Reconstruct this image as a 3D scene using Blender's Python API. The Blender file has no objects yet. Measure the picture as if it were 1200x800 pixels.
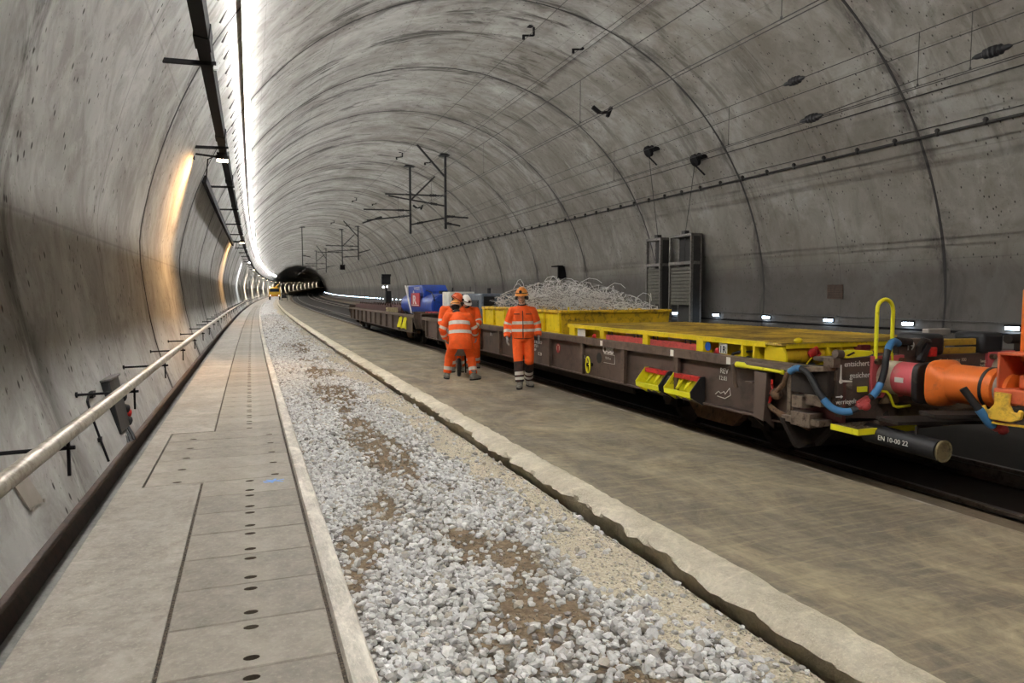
import bpy, bmesh, math, random
import numpy as np
from mathutils import Vector, Matrix
random.seed(7); rng = np.random.default_rng(7)
scene = bpy.context.scene
COL = scene.collection
PI = math.pi
# ------------------------------------------------------------------ tunnel alignment
RAD = 3400.0; KZ = 2.0e-5            # radius of the right-hand curve, slight rising grade
def W(u, s, z=0.0):
    t = s / RAD
    return Vector((RAD - (RAD - u) * math.cos(t), (RAD - u) * math.sin(t), z + KZ * s * s))
def hd(s): return -s / RAD           # heading of the tunnel at chainage s

# ------------------------------------------------------------------ node / material helpers
class NT:
    def __init__(self, name):
        self.m = bpy.data.materials.new(name); self.m.use_nodes = True
        self.t = self.m.node_tree; self.t.nodes.clear()
        self.out = self.n('ShaderNodeOutputMaterial')
        self.b = self.n('ShaderNodeBsdfPrincipled'); self.l(self.b.outputs[0], self.out.inputs[0])
    def n(self, typ, **kw):
        nd = self.t.nodes.new(typ)
        for k, v in kw.items(): setattr(nd, k, v)
        return nd
    def l(self, a, b): self.t.links.new(a, b)
    def val(self, sock, v):
        if hasattr(v, 'is_linked') or hasattr(v, 'links'): self.l(v, sock)
        else: sock.default_value = v
    def coord(self, which='Object', scale=(1, 1, 1), loc=(0, 0, 0)):
        c = self.n('ShaderNodeTexCoord'); mp = self.n('ShaderNodeMapping')
        self.l(c.outputs[which], mp.inputs[0]); mp.inputs['Scale'].default_value = scale; mp.inputs['Location'].default_value = loc
        return mp.outputs[0]
    def noise(self, vec, scale, detail=4, rough=.55, dist=0.0):
        t = self.n('ShaderNodeTexNoise'); self.l(vec, t.inputs['Vector'])
        t.inputs['Scale'].default_value = scale; t.inputs['Detail'].default_value = detail
        t.inputs['Roughness'].default_value = rough; t.inputs['Distortion'].default_value = dist
        return t.outputs[0]
    def voro(self, vec, scale, feature='F1', out='Distance'):
        t = self.n('ShaderNodeTexVoronoi', feature=feature); self.l(vec, t.inputs['Vector']); t.inputs['Scale'].default_value = scale
        return t.outputs[out]
    def ramp(self, fac, stops, interp='LINEAR'):
        r = self.n('ShaderNodeValToRGB'); cr = r.color_ramp; cr.interpolation = interp
        while len(cr.elements) < len(stops): cr.elements.new(0.5)
        for e, (p, c) in zip(cr.elements, stops):
            e.position = p; e.color = (c, c, c, 1) if not hasattr(c, '__len__') else (*c, 1)
        self.l(fac, r.inputs[0]); return r.outputs[0]
    def mix(self, fac, a, b, mode='MIX'):
        x = self.n('ShaderNodeMix', data_type='RGBA', blend_type=mode)
        for sk, v in ((x.inputs[0], fac), (x.inputs[6], a), (x.inputs[7], b)):
            if isinstance(v, (int, float)): sk.default_value = v
            elif isinstance(v, tuple): sk.default_value = (*v, 1)
            else: self.l(v, sk)
        return x.outputs[2]
    def math(self, op, a, b=0.0, clamp=False):
        x = self.n('ShaderNodeMath', operation=op, use_clamp=clamp)
        for sk, v in zip(x.inputs, (a, b)):
            if isinstance(v, (int, float)): sk.default_value = v
            else: self.l(v, sk)
        return x.outputs[0]
    def attr(self, name, out='Fac'):
        a = self.n('ShaderNodeAttribute', attribute_name=name); return a.outputs[out]
    def bump(self, h, strength=.3, dist=.02):
        b = self.n('ShaderNodeBump'); b.inputs['Strength'].default_value = strength; b.inputs['Distance'].default_value = dist
        self.l(h, b.inputs['Height']); self.l(b.outputs[0], self.b.inputs['Normal'])
    def setc(self, c): 
        if isinstance(c, tuple): self.b.inputs['Base Color'].default_value = (*c, 1)
        else: self.l(c, self.b.inputs['Base Color'])
    def rough(self, r):
        if isinstance(r, (int, float)): self.b.inputs['Roughness'].default_value = r
        else: self.l(r, self.b.inputs['Roughness'])
def lin(r, g, b):
    f = lambda c: (c / 255 / 12.92) if c / 255 <= .04045 else ((c / 255 + .055) / 1.055) ** 2.4
    return (f(r), f(g), f(b))
def sc(c, k): return tuple(min(1, x * k) for x in c)
MATS = {}
def M(name, col=None, rough=.6, metal=0.0, dirt=None, var=.25, scale=6.0, amt=.5, bump=.08, spec=.4):
    """painted / plain surface with worn patches"""
    if name in MATS: return MATS[name]
    t = NT(name); v = t.coord('Object')
    a = t.noise(v, scale, 5, .6); c = t.mix(t.ramp(a, [(.3, 0), (.7, 1)]), sc(col, 1 - var), sc(col, 1 + var * .4))
    if dirt:
        d = t.noise(v, scale * 2.3, 6, .7, .3)
        c = t.mix(t.ramp(d, [(.62 - .28 * amt, 0), (.8 - .28 * amt, 1)]), c, dirt)
    t.setc(c); t.rough(rough); t.b.inputs['Metallic'].default_value = metal
    t.b.inputs['Specular IOR Level'].default_value = spec
    if bump: t.bump(t.noise(v, scale * 6, 4), bump, .01)
    MATS[name] = t.m; return t.m
def EM(name, col, strength):
    if name in MATS: return MATS[name]
    t = NT(name); t.setc(col); t.b.inputs['Emission Color'].default_value = (*col, 1); t.b.inputs['Emission Strength'].default_value = strength
    MATS[name] = t.m; return t.m

# ------------------------------------------------------------------ mesh builder
class MB:
    def __init__(self): self.v = []; self.f = []; self.m = []
    def add(self, vs, fs, m=0):
        o = len(self.v); self.v += [tuple(p) for p in vs]
        for f in fs: self.f.append(tuple(i + o for i in f)); self.m.append(m)
        return self
    def box(self, x0, x1, y0, y1, z0, z1, m=0, T=None):
        vs = [Vector(p) for p in ((x0, y0, z0), (x1, y0, z0), (x1, y1, z0), (x0, y1, z0), (x0, y0, z1), (x1, y0, z1), (x1, y1, z1), (x0, y1, z1))]
        if T is not None: vs = [T @ p for p in vs]
        return self.add(vs, [(0, 3, 2, 1), (4, 5, 6, 7), (0, 1, 5, 4), (1, 2, 6, 5), (2, 3, 7, 6), (3, 0, 4, 7)], m)
    def bar(self, p, q, w, h, m=0, up=(0, 0, 1)):
        p, q = Vector(p), Vector(q); d = (q - p).normalized(); up = Vector(up)
        if abs(d.dot(up)) > .95: up = Vector((0, 1, 0)) if abs(d.y) < .9 else Vector((1, 0, 0))
        x = d.cross(up).normalized(); y = x.cross(d)
        vs = [c + x * sx * w / 2 + y * sy * h / 2 for c in (p, q) for sx, sy in ((-1, -1), (1, -1), (1, 1), (-1, 1))]
        return self.add(vs, [(0, 1, 2, 3), (7, 6, 5, 4), (0, 4, 5, 1), (1, 5, 6, 2), (2, 6, 7, 3), (3, 7, 4, 0)], m)
    def tube(self, path, r, n=8, m=0, caps=True, closed=False):
        P = [Vector(p) for p in path]; k = len(P)
        rr = r if hasattr(r, '__len__') else [r] * k
        ref = None; rings = []
        for i in range(k):
            d = (P[(i + 1) % k] - P[i - 1]) if closed else (P[min(i + 1, k - 1)] - P[max(i - 1, 0)])
            d.normalize()
            if ref is None:
                ref = Vector((0, 0, 1)) if abs(d.z) < .9 else Vector((1, 0, 0))
            a = (ref - d * ref.dot(d))
            if a.length < 1e-6: a = d.orthogonal()
            a.normalize(); b = d.cross(a); ref = a
            ra, rb = rr[i] if hasattr(rr[i], '__len__') else (rr[i], rr[i])
            rings.append([P[i] + a * ra * math.cos(2 * PI * j / n) + b * rb * math.sin(2 * PI * j / n) for j in range(n)])
        vs = [p for R in rings for p in R]; fs = []
        for i in range(k if closed else k - 1):
            i2 = (i + 1) % k
            for j in range(n): fs.append((i * n + j, i * n + (j + 1) % n, i2 * n + (j + 1) % n, i2 * n + j))
        if caps and not closed: fs += [tuple(range(n))[::-1], tuple((k - 1) * n + j for j in range(n))]
        return self.add(vs, fs, m)
    def cyl(self, p, q, r, n=16, r2=None, m=0): return self.tube([p, q], [r, r if r2 is None else r2], n, m)
    def lathe(self, prof, o, ax, n=24, m=0):
        """prof: (radius, distance along ax)"""
        o, ax = Vector(o), Vector(ax).normalized(); a = ax.orthogonal().normalized(); b = ax.cross(a)
        vs = [o + ax * t + (a * math.cos(2 * PI * j / n) + b * math.sin(2 * PI * j / n)) * r for r, t in prof for j in range(n)]
        fs = [(i * n + j, i * n + (j + 1) % n, (i + 1) * n + (j + 1) % n, (i + 1) * n + j) for i in range(len(prof) - 1) for j in range(n)]
        fs += [tuple(range(n))[::-1], tuple((len(prof) - 1) * n + j for j in range(n))]
        return self.add(vs, fs, m)
    def prism(self, poly, vec, m=0):
        vec = Vector(vec); a = [Vector(p) for p in poly]; k = len(a)
        return self.add(a + [p + vec for p in a], [tuple(range(k))[::-1], tuple(range(k, 2 * k))] + [(i, (i + 1) % k, (i + 1) % k + k, i + k) for i in range(k)], m)
    def ball(self, c, rx, ry, rz, n=14, m=0, T=None, z0=-1.0):
        c = Vector(c); rows = n // 2 + 1; vs = []
        for i in range(rows):
            t = math.asin(z0) + (PI / 2 - math.asin(z0)) * i / (rows - 1)
            for j in range(n):
                p = Vector((rx * math.cos(t) * math.cos(2 * PI * j / n), ry * math.cos(t) * math.sin(2 * PI * j / n), rz * math.sin(t)))
                vs.append(c + (T @ p if T is not None else p))
        fs = [(i * n + j, i * n + (j + 1) % n, (i + 1) * n + (j + 1) % n, (i + 1) * n + j) for i in range(rows - 1) for j in range(n)]
        fs += [tuple(range(n))[::-1], tuple((rows - 1) * n + j for j in range(n))]
        return self.add(vs, fs, m)
    def mesh(self, name, mats, smooth=True):
        me = bpy.data.meshes.new(name); me.from_pydata(self.v, [], self.f)
        for x in (mats if isinstance(mats, (list, tuple)) else [mats]): me.materials.append(x)
        me.polygons.foreach_set('material_index', self.m)
        bm = bmesh.new(); bm.from_mesh(me); bmesh.ops.recalc_face_normals(bm, faces=bm.faces); bm.to_mesh(me); bm.free()
        if smooth:
            me.polygons.foreach_set('use_smooth', [True] * len(me.polygons)); me.set_sharp_from_angle(angle=math.radians(38))
        me.update(); return me
    def build(self, name, mats, parent=None, smooth=True, bevel=0.0, loc=None, rz=None):
        o = bpy.data.objects.new(name, self.mesh(name, mats, smooth)); COL.objects.link(o)
        if parent: o.parent = parent
        if loc is not None: o.location = loc
        if rz is not None: o.rotation_euler = (0, 0, rz)
        if bevel:
            b = o.modifiers.new('edge', 'BEVEL'); b.width = bevel; b.segments = 2; b.limit_method = 'ANGLE'; b.angle_limit = math.radians(40)
        return o
def tag(o, label=None, cat=None, group=None, kind=None):
    if label: o['label'] = label
    if cat: o['category'] = cat
    if group: o['group'] = group
    if kind: o['kind'] = kind
    return o
def thing(name, label, cat, loc=(0, 0, 0), rz=0.0, group=None):
    o = bpy.data.objects.new(name, None); COL.objects.link(o); o.empty_display_size = .2
    o.location = loc; o.rotation_euler = (0, 0, rz); return tag(o, label, cat, group)
def at(name, label, cat, u, s, z=0.0, group=None, rz=0.0): return thing(name, label, cat, W(u, s, z), hd(s) + rz, group)
def copy_tree(o, parent=None):
    kids = list(o.children); c = o.copy(); COL.objects.link(c)
    if parent: c.parent = parent
    for k in kids: copy_tree(k, c)
    return c
def text(body, size, loc, X, Y, mat, parent, name='lettering', label=None, bold=0.0, align='LEFT'):
    cu = bpy.data.curves.new(name, 'FONT'); cu.body = body; cu.size = size; cu.align_x = align; cu.extrude = .0012; cu.offset = bold; cu.resolution_u = 3
    tmp = bpy.data.objects.new('tmp', cu); COL.objects.link(tmp)
    me = bpy.data.meshes.new_from_object(tmp.evaluated_get(bpy.context.evaluated_depsgraph_get()))
    bpy.data.objects.remove(tmp); bpy.data.curves.remove(cu); me.name = name
    X, Y = Vector(X), Vector(Y); Z = X.cross(Y)
    me.transform(Matrix(((X.x, Y.x, Z.x, loc[0]), (X.y, Y.y, Z.y, loc[1]), (X.z, Y.z, Z.z, loc[2]), (0, 0, 0, 1))))
    me.materials.clear(); me.materials.append(mat)
    o = bpy.data.objects.new(name, me); COL.objects.link(o); o.parent = parent
    if label: o['label'] = label
    return o
def spath(u, z, s0, s1, step=2.0, far=8.0):
    out = []; s = s0
    while s < s1: out.append(W(u, s, z)); s += step if s < 60 else far
    out.append(W(u, s1, z)); return out
def chain(s0, s1, near=1.0, far=5.0):
    out = []; s = s0
    while s < s1: out.append(s); s += near if s < 60 else far
    out.append(s1); return out
def sweep(name, prof, s0, s1, mats, near=1.0, far=5.0, closed=True, uv=False, smooth=True, jitter=None, parent=None):
    """sweep a (u,z) profile along the tunnel"""
    S = chain(s0, s1, near, far); k = len(prof); mb = MB(); vs = []; uvs = []
    arc = [0.0]
    for i in range(1, k): arc.append(arc[-1] + math.hypot(prof[i][0] - prof[i - 1][0], prof[i][1] - prof[i - 1][1]))
    for s in S:
        for i, (u, z) in enumerate(prof):
            du, dz = jitter(i, s) if jitter else (0, 0)
            vs.append(W(u + du, s, z + dz)); uvs.append((arc[i], s))
    fs = []
    for i in range(len(S) - 1):
        for j in range(k if closed else k - 1):
            fs.append((i * k + j, i * k + (j + 1) % k, (i + 1) * k + (j + 1) % k, (i + 1) * k + j))
    if closed: fs += [tuple(range(k)), tuple((len(S) - 1) * k + j for j in range(k))]
    me = bpy.data.meshes.new(name); me.from_pydata([tuple(v) for v in vs], [], fs)
    for x in (mats if isinstance(mats, (list, tuple)) else [mats]): me.materials.append(x)
    if closed:
        bm = bmesh.new(); bm.from_mesh(me); bmesh.ops.recalc_face_normals(bm, faces=bm.faces); bm.to_mesh(me); bm.free()
    if uv:
        l = me.uv_layers.new(name='UVMap')
        idx = np.empty(len(me.loops), int); me.loops.foreach_get('vertex_index', idx)
        l.data.foreach_set('uv', np.array(uvs)[idx].ravel())
    if smooth:
        me.polygons.foreach_set('use_smooth', [True] * len(me.polygons)); me.set_sharp_from_angle(angle=math.radians(35))
    o = bpy.data.objects.new(name, me); COL.objects.link(o)
    if parent: o.parent = parent
    return o
# ================================================================== SETTING
S0, S1 = -16.0, 660.0
CU, CZ, CR = 7.7, 1.0, 9.53
def arc_z(u): return CZ + math.sqrt(max(0, CR * CR - (u - CU) ** 2))
_prof = [(-1.2, -.32), (-1.25, 0), (-1.32, .22), (-1.39, .45), (-1.45, .66), (-1.5, .87), (-1.565, 1.2), (-1.615, 1.55), (-1.655, 1.87), (-1.69, 2.2), (-1.69, 2.55)]
a0 = math.asin((2.8 - CZ) / CR)
NA = 84
for i in range(NA + 1):
    a = PI - a0 - (PI - 2 * a0) * i / NA
    _prof.append((CU + CR * math.cos(a), CZ + CR * math.sin(a)))
_prof += [(17.13, 2.3), (17.17, 1.9), (17.19, 1.5), (17.17, 1.1), (17.13, .7), (17.05, .3), (16.9, -.32)]
def lining():
    t = NT('lining_concrete'); uv = t.n('ShaderNodeUVMap', uv_map='UVMap').outputs[0]
    def mp(sx, sy, lx=0, ly=0):
        m = t.n('ShaderNodeMapping'); t.l(uv, m.inputs[0]); m.inputs['Scale'].default_value = (sx, sy, 1); m.inputs['Location'].default_value = (lx, ly, 0); return m.outputs[0]
    big = t.noise(mp(.28, .34), 1.0, 5, .6, .5)
    c = t.mix(t.ramp(big, [(.3, 0), (.72, 1)]), lin(146, 144, 139), lin(188, 187, 183))
    med = t.noise(mp(1.0, 1.3, 7, 3), 1.0, 7, .7, 1.2)
    c = t.mix(t.ramp(med, [(.36, .5), (.56, 0)]), c, lin(112, 106, 98))
    mot = t.noise(mp(2.4, 2.9, 2, 6), 1.0, 7, .72, .8)
    c = t.mix(t.ramp(mot, [(.52, 0), (.72, .35)]), c, lin(206, 204, 198))
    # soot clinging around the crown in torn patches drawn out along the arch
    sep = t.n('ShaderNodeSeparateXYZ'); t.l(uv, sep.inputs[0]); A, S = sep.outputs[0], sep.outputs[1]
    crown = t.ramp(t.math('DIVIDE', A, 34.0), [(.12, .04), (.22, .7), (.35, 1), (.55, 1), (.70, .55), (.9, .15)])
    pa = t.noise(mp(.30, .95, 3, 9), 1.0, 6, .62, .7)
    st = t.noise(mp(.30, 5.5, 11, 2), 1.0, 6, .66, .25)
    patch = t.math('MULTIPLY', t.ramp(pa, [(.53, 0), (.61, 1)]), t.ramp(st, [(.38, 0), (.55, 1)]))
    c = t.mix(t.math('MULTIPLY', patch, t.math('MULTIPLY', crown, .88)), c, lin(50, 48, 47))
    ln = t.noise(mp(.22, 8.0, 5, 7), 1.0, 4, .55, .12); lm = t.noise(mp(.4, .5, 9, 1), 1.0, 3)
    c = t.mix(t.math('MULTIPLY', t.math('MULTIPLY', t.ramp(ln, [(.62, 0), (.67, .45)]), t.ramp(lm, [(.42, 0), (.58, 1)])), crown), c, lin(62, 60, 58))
    falloff = t.math('ADD', t.noise(mp(.22, .3, 31, 12), 1.0, 7, .66, .8), t.ramp(t.math('DIVIDE', A, 34.0), [(.36, 0), (.62, .24), (.85, .34)]))  # brown blotches growing rightward: falloff from the strip light put into colour
    c = t.mix(t.ramp(falloff, [(.5, 0), (.82, .62)]), c, lin(96, 88, 75))
    # wetness / rust runs beside the ring joints
    k = t.math('ABSOLUTE', t.math('SUBTRACT', t.math('FRACT', t.math('DIVIDE', t.math('SUBTRACT', S, 9.8 - 70), 7.0)), .5))
    jn = t.noise(mp(.7, 1.6, 4, 4), 1.0, 6, .68, .8)
    near = t.math('MULTIPLY', t.ramp(k, [(.0, 1), (.10, 0)]), t.ramp(jn, [(.44, 0), (.60, .85)]))
    c = t.mix(near, c, lin(62, 58, 54))
    # faint formwork seams: mid ring and along the bore
    mid = t.ramp(k, [(.4965, 0), (.4985, 1)])
    c = t.mix(t.math('MULTIPLY', mid, .45), c, lin(60, 58, 55))
    la = t.math('ABSOLUTE', t.math('SUBTRACT', t.math('FRACT', t.math('DIVIDE', A, 2.7)), .5))
    c = t.mix(t.math('MULTIPLY', t.ramp(la, [(.492, 0), (.497, 1)]), .22), c, lin(60, 58, 55))
    # blow holes
    vo = t.voro(mp(4.5, 7.5), 1.0); pm = t.noise(mp(.7, .7, 21, 8), 1.0, 3)
    pk = t.math('MULTIPLY', t.ramp(vo, [(.10, 1), (.17, 0)]), t.ramp(pm, [(.42, 0), (.52, 1)]))
    c = t.mix(pk, c, lin(52, 48, 44))
    vo2 = t.voro(mp(11, 17, 3, 3), 1.0)
    c = t.mix(t.math('MULTIPLY', t.ramp(vo2, [(.08, .7), (.14, 0)]), t.ramp(pm, [(.36, 0), (.5, 1)])), c, lin(66, 60, 55))
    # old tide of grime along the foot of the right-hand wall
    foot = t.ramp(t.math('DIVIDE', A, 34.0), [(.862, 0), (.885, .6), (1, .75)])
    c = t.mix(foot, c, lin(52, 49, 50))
    t.setc(c); t.rough(.82); t.b.inputs['Specular IOR Level'].default_value = .3
    h = t.math('SUBTRACT', t.math('MULTIPLY', t.noise(mp(6, 6), 1.0, 6, .7), .35), t.math('MULTIPLY', pk, .6))
    t.bump(h, .35, .02); return t.m
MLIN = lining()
def vault(name, i0, i1):
    p = _prof[i0:i1 + 1]
    arc0 = sum(math.hypot(_prof[i][0] - _prof[i - 1][0], _prof[i][1] - _prof[i - 1][1]) for i in range(1, i0 + 1))
    o = sweep(name, p, S0, S1, MLIN, 1.0, 4.0, closed=False, uv=True)
    uvl = o.data.uv_layers[0].data; a = np.empty(len(uvl) * 2); uvl.foreach_get('uv', a); a[0::2] += arc0; uvl.foreach_set('uv', a)
    return tag(o, kind='structure')
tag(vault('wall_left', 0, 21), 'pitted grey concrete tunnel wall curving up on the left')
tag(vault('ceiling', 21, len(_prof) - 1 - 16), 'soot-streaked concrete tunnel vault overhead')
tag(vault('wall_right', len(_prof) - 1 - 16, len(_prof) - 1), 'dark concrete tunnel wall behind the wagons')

# ring joints: a dark seal strip on the lining every 7 m
MSEAL = M('joint_seal', lin(44, 42, 41), .7, var=.3)
def ring(n, s):
    mb = MB(); path = []
    for i, (u, z) in enumerate(_prof[1:-1], 1):
        pu, pz = _prof[i + 1][0] - _prof[i - 1][0], _prof[i + 1][1] - _prof[i - 1][1]
        L = math.hypot(pu, pz); nu, nz = pz / L, -pu / L          # towards the bore
        path.append((u, z, nu, nz))
    vs = []
    prof = [(-.05, -.01), (-.038, .009), (.038, .009), (.05, -.01)]
    wob = random.random() * 9
    for u, z, nu, nz in path:
        w = .82 + .25 * math.sin(u * 2.3 + wob) * math.sin(z * 1.7)
        for ds, dn in prof: vs.append(W(u + nu * dn, s + ds * w, z + nz * dn))
    fs = [(i * 4 + j, i * 4 + j + 1, (i + 1) * 4 + j + 1, (i + 1) * 4 + j) for i in range(len(path) - 1) for j in range(3)]
    mb.add(vs, fs); tag(mb.build('trim_%d' % n, MSEAL), kind='structure')
for k in range(0, 36): ring(k + 1, 13.3 + 7.0 * k)

# ---- concrete underfoot
def conc(name, c1, c2, dust=None, damt=.5, stretch=(1, 1), rough=.75, spec=.35, rnd=False, edge=None, wear=1.0, fine=1.0):
    t = NT(name); uv = t.n('ShaderNodeUVMap', uv_map='UVMap').outputs[0] if stretch != 'obj' else t.coord('Object')
    st = (1, 1) if stretch == 'obj' else stretch
    def mp(k, lx=0):
        m = t.n('ShaderNodeMapping'); t.l(uv, m.inputs[0]); m.inputs['Scale'].default_value = (st[0] * k, st[1] * k, k); m.inputs['Location'].default_value = (lx, lx, 0); return m.outputs[0]
    c = t.mix(t.ramp(t.noise(mp(.9), 1.0, 6, .62, .5), [(.3, 0), (.7, 1)]), c1, c2)
    c = t.mix(t.ramp(t.noise(mp(9, 3), 1.0, 6, .75), [(.38, .5 * fine), (.58, 0)]), c, sc(c1, .55))
    c = t.mix(t.ramp(t.noise(mp(34, 7), 1.0, 4, .75), [(.52, 0), (.68, .5)]), c, sc(c2, 1.3))
    c = t.mix(t.ramp(t.noise(mp(.35, 15), 1.0, 4, .6), [(.4, .28), (.6, 0)]), c, sc(c1, .7))
    c = t.mix(t.ramp(t.noise(mp(2.4, 11), 1.0, 6, .7, .8), [(.5, 0), (.72, .5 * wear)]), c, sc(c2, 1.22))
    if dust:
        ms = t.n('ShaderNodeMapping'); t.l(uv, ms.inputs[0]); ms.inputs['Rotation'].default_value = (0, 0, .45); ms.inputs['Scale'].default_value = (2.2, 20, 1)
        sc_ = t.noise(ms.outputs[0], 1.0, 7, .7, .5)
        c = t.mix(t.ramp(sc_, [(.5, 0), (.7, .4)]), c, dust); c = t.mix(t.ramp(sc_, [(.28, .35), (.46, 0)]), c, sc(c1, .75))
        d = t.noise(mp(.8, 5), 1.0, 9, .72, 1.0); d2 = t.noise(mp(6, 2), 1.0, 8, .75, .6)
        c = t.mix(t.math('MULTIPLY', t.ramp(d, [(.44, 0), (.66, damt)]), t.ramp(d2, [(.3, .25), (.62, 1)])), c, dust)
    if edge:
        sp = t.n('ShaderNodeSeparateXYZ'); t.l(uv, sp.inputs[0])
        e = t.math('MULTIPLY', t.ramp(t.math('ABSOLUTE', t.math('SUBTRACT', sp.outputs[0], edge)), [(.012, 1), (.03, 0)]), t.ramp(t.noise(mp(1.3, 8), 1.0, 5, .7), [(.5, 0), (.64, .7)]))
        c = t.mix(e, c, lin(205, 200, 190))
    if rnd:
        oi = t.n('ShaderNodeObjectInfo'); c = t.mix(.22, c, t.ramp(oi.outputs['Random'], [(0, sc(c1, .6)), (1, sc(c2, 1.25))]))
    t.setc(c); t.rough(t.ramp(t.noise(mp(1.7, 4), 1.0, 4), [(.3, rough - .14), (.7, rough + .08)])); t.b.inputs['Specular IOR Level'].default_value = spec
    t.bump(t.noise(mp(22 if rough < .9 else 9), 1.0, 7, .72), .22 if rough < .9 else .9, .01 if rough < .9 else .03); return t.m
MWALK = conc('walkway_concrete', lin(132, 125, 115), lin(160, 152, 141), wear=1.0)
MSLAB = conc('cover_concrete', lin(124, 117, 107), lin(152, 144, 132), stretch='obj', rnd=True)
MKERB = conc('kerb_concrete', lin(164, 157, 145), lin(216, 210, 197), stretch=(3, .8), wear=1.6)
MCRUMB = conc('crumbled_concrete', lin(194, 183, 160), lin(230, 221, 200), stretch=(2, 2), rough=.9, fine=.7)
MPLAT = conc('platform_concrete', lin(100, 93, 81), lin(126, 117, 102), dust=lin(188, 173, 140), damt=.75, stretch=(1.3, .75), rough=.6, spec=.45, edge=2.575)
MBED = conc('track_slab', lin(92, 80, 64), lin(116, 102, 84), stretch=(1, .4), rough=.8)
MGUT = conc('gutter_concrete', lin(98, 96, 94), lin(124, 121, 116))  # darker than the walkway: shade of the sunken gutter put into the colour
MDARK = M('dark_floor', lin(42, 38, 34), .85, var=.4, scale=1.2)

tag(sweep('floor', [(-1.32, -.5), (-1.32, -.32), (2.9, -.32), (2.9, -.5)], S0, S1, MDARK, 2, 6), 'dark base under the walkway and ballast', kind='structure')
# left walkway strip (widest part), with the narrower piece beside the wide covers
for a, b, u1 in ((S0, 6.665, -.424), (6.665, 9.16, -.89), (9.16, S1, -.424)):
    tag(sweep('floor', [(-1.07, -.33), (-1.07, -.006), (-1.062, 0), (u1, 0), (u1, -.33)], a, b, MWALK, 1, 6, uv=True), 'pale concrete strip of the walkway along the left wall', kind='structure')
tag(sweep('floor', [(-1.20, -.33), (-1.20, -.055), (-1.075, -.055), (-1.075, -.33)], S0, S1, MGUT, 2, 6, uv=True), 'sunken gutter between walkway and wall foot', kind='structure')
tag(sweep('baseboard_left', [(-1.24, -.33), (-1.175, -.33), (-1.170, -.03), (-1.20, .045), (-1.29, .05)], S0, S1, M('trough_brown', lin(66, 52, 44), .7, var=.35, dirt=lin(36, 30, 27))), 'dark brown cable trough board along the left wall foot', kind='structure')
tag(sweep('trim_50', [(.372, -.33), (.372, .028), (.378, .038), (.478, .036), (.49, .022), (.495, -.33)], S0, 420, MKERB, .5, 6, uv=True), 'pale limewashed kerb between walkway and ballast', kind='structure')
from mathutils import noise as mn
def wob(i, s):
    if 1 <= i <= 8:
        a = mn.noise(Vector((s * 1.3, i * .25, 0))) * .9 + mn.noise(Vector((s * 4.5, i * .5, 3))) * .8 + mn.noise(Vector((s * 14, i * .9, 6))) * .55
        k = (0, .042, .05, .052, .044, .024, .008, .007, .014)[i]
        return (a * k, mn.noise(Vector((s * 9, i * 1.3, 9))) * (.020 if i < 5 else .011) + mn.noise(Vector((s * 3.1, i * .8, 19))) * (.012 if i > 3 else 0))
    return (0, 0)
tag(sweep('trim_51', [(2.60, -.33), (2.545, -.10), (2.51, -.06), (2.485, -.04), (2.505, -.015), (2.555, .002), (2.62, .016), (2.70, .016), (2.75, .008), (2.77, -.02), (2.77, -.33)], S0, 420, MCRUMB, .045, 6, uv=True, jitter=wob), 'crumbling beige concrete edge strip beside the ballast', kind='structure')
tag(sweep('floor', [(2.755, -.3), (2.755, -.004), (2.76, 0), (5.04, 0), (5.05, -.01), (5.05, -.3)], S0, S1, MPLAT, 1, 6, uv=True), 'dusty concrete platform slab between ballast and wagons', kind='structure')
tag(sweep('floor', [(5.05, -.4), (5.05, -.145), (5.68, -.145), (5.70, -.29), (5.70, -.4)], S0, S1, MBED, 1, 6, uv=True), 'brown track slab shoulder beside the near rail', kind='structure')
tag(sweep('floor', [(5.7, -.4), (5.7, -.285), (16.96, -.285), (16.96, -.4)], S0, S1, MDARK, 2, 6), 'dark trackbed under the wagons', kind='structure')
tag(sweep('floor', [(14.6, -.285), (14.6, .02), (14.7, .04), (17.05, .04), (17.05, -.285)], S0, S1, MBED, 2, 6, uv=True), 'narrow walkway along the right wall', kind='structure')
# dark pocket slots along the shoulder
MSLOT = M('slot_black', lin(18, 16, 14), .9)

for a, b in ((-.428, -.402), (.349, .376)):
    tag(sweep('floor', [(a, -.1), (a, -.013), (b, -.011), (b, -.1)], S0, 240, M('joint_grit', lin(98, 86, 72), .95, dirt=lin(30, 26, 22), var=.5, scale=40, amt=.75), .5, 6, jitter=lambda i, s: (0, random.uniform(-.006, .004) if i in (1, 2) else 0)), 'gritty open joint beside the trench covers', kind='structure')
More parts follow.
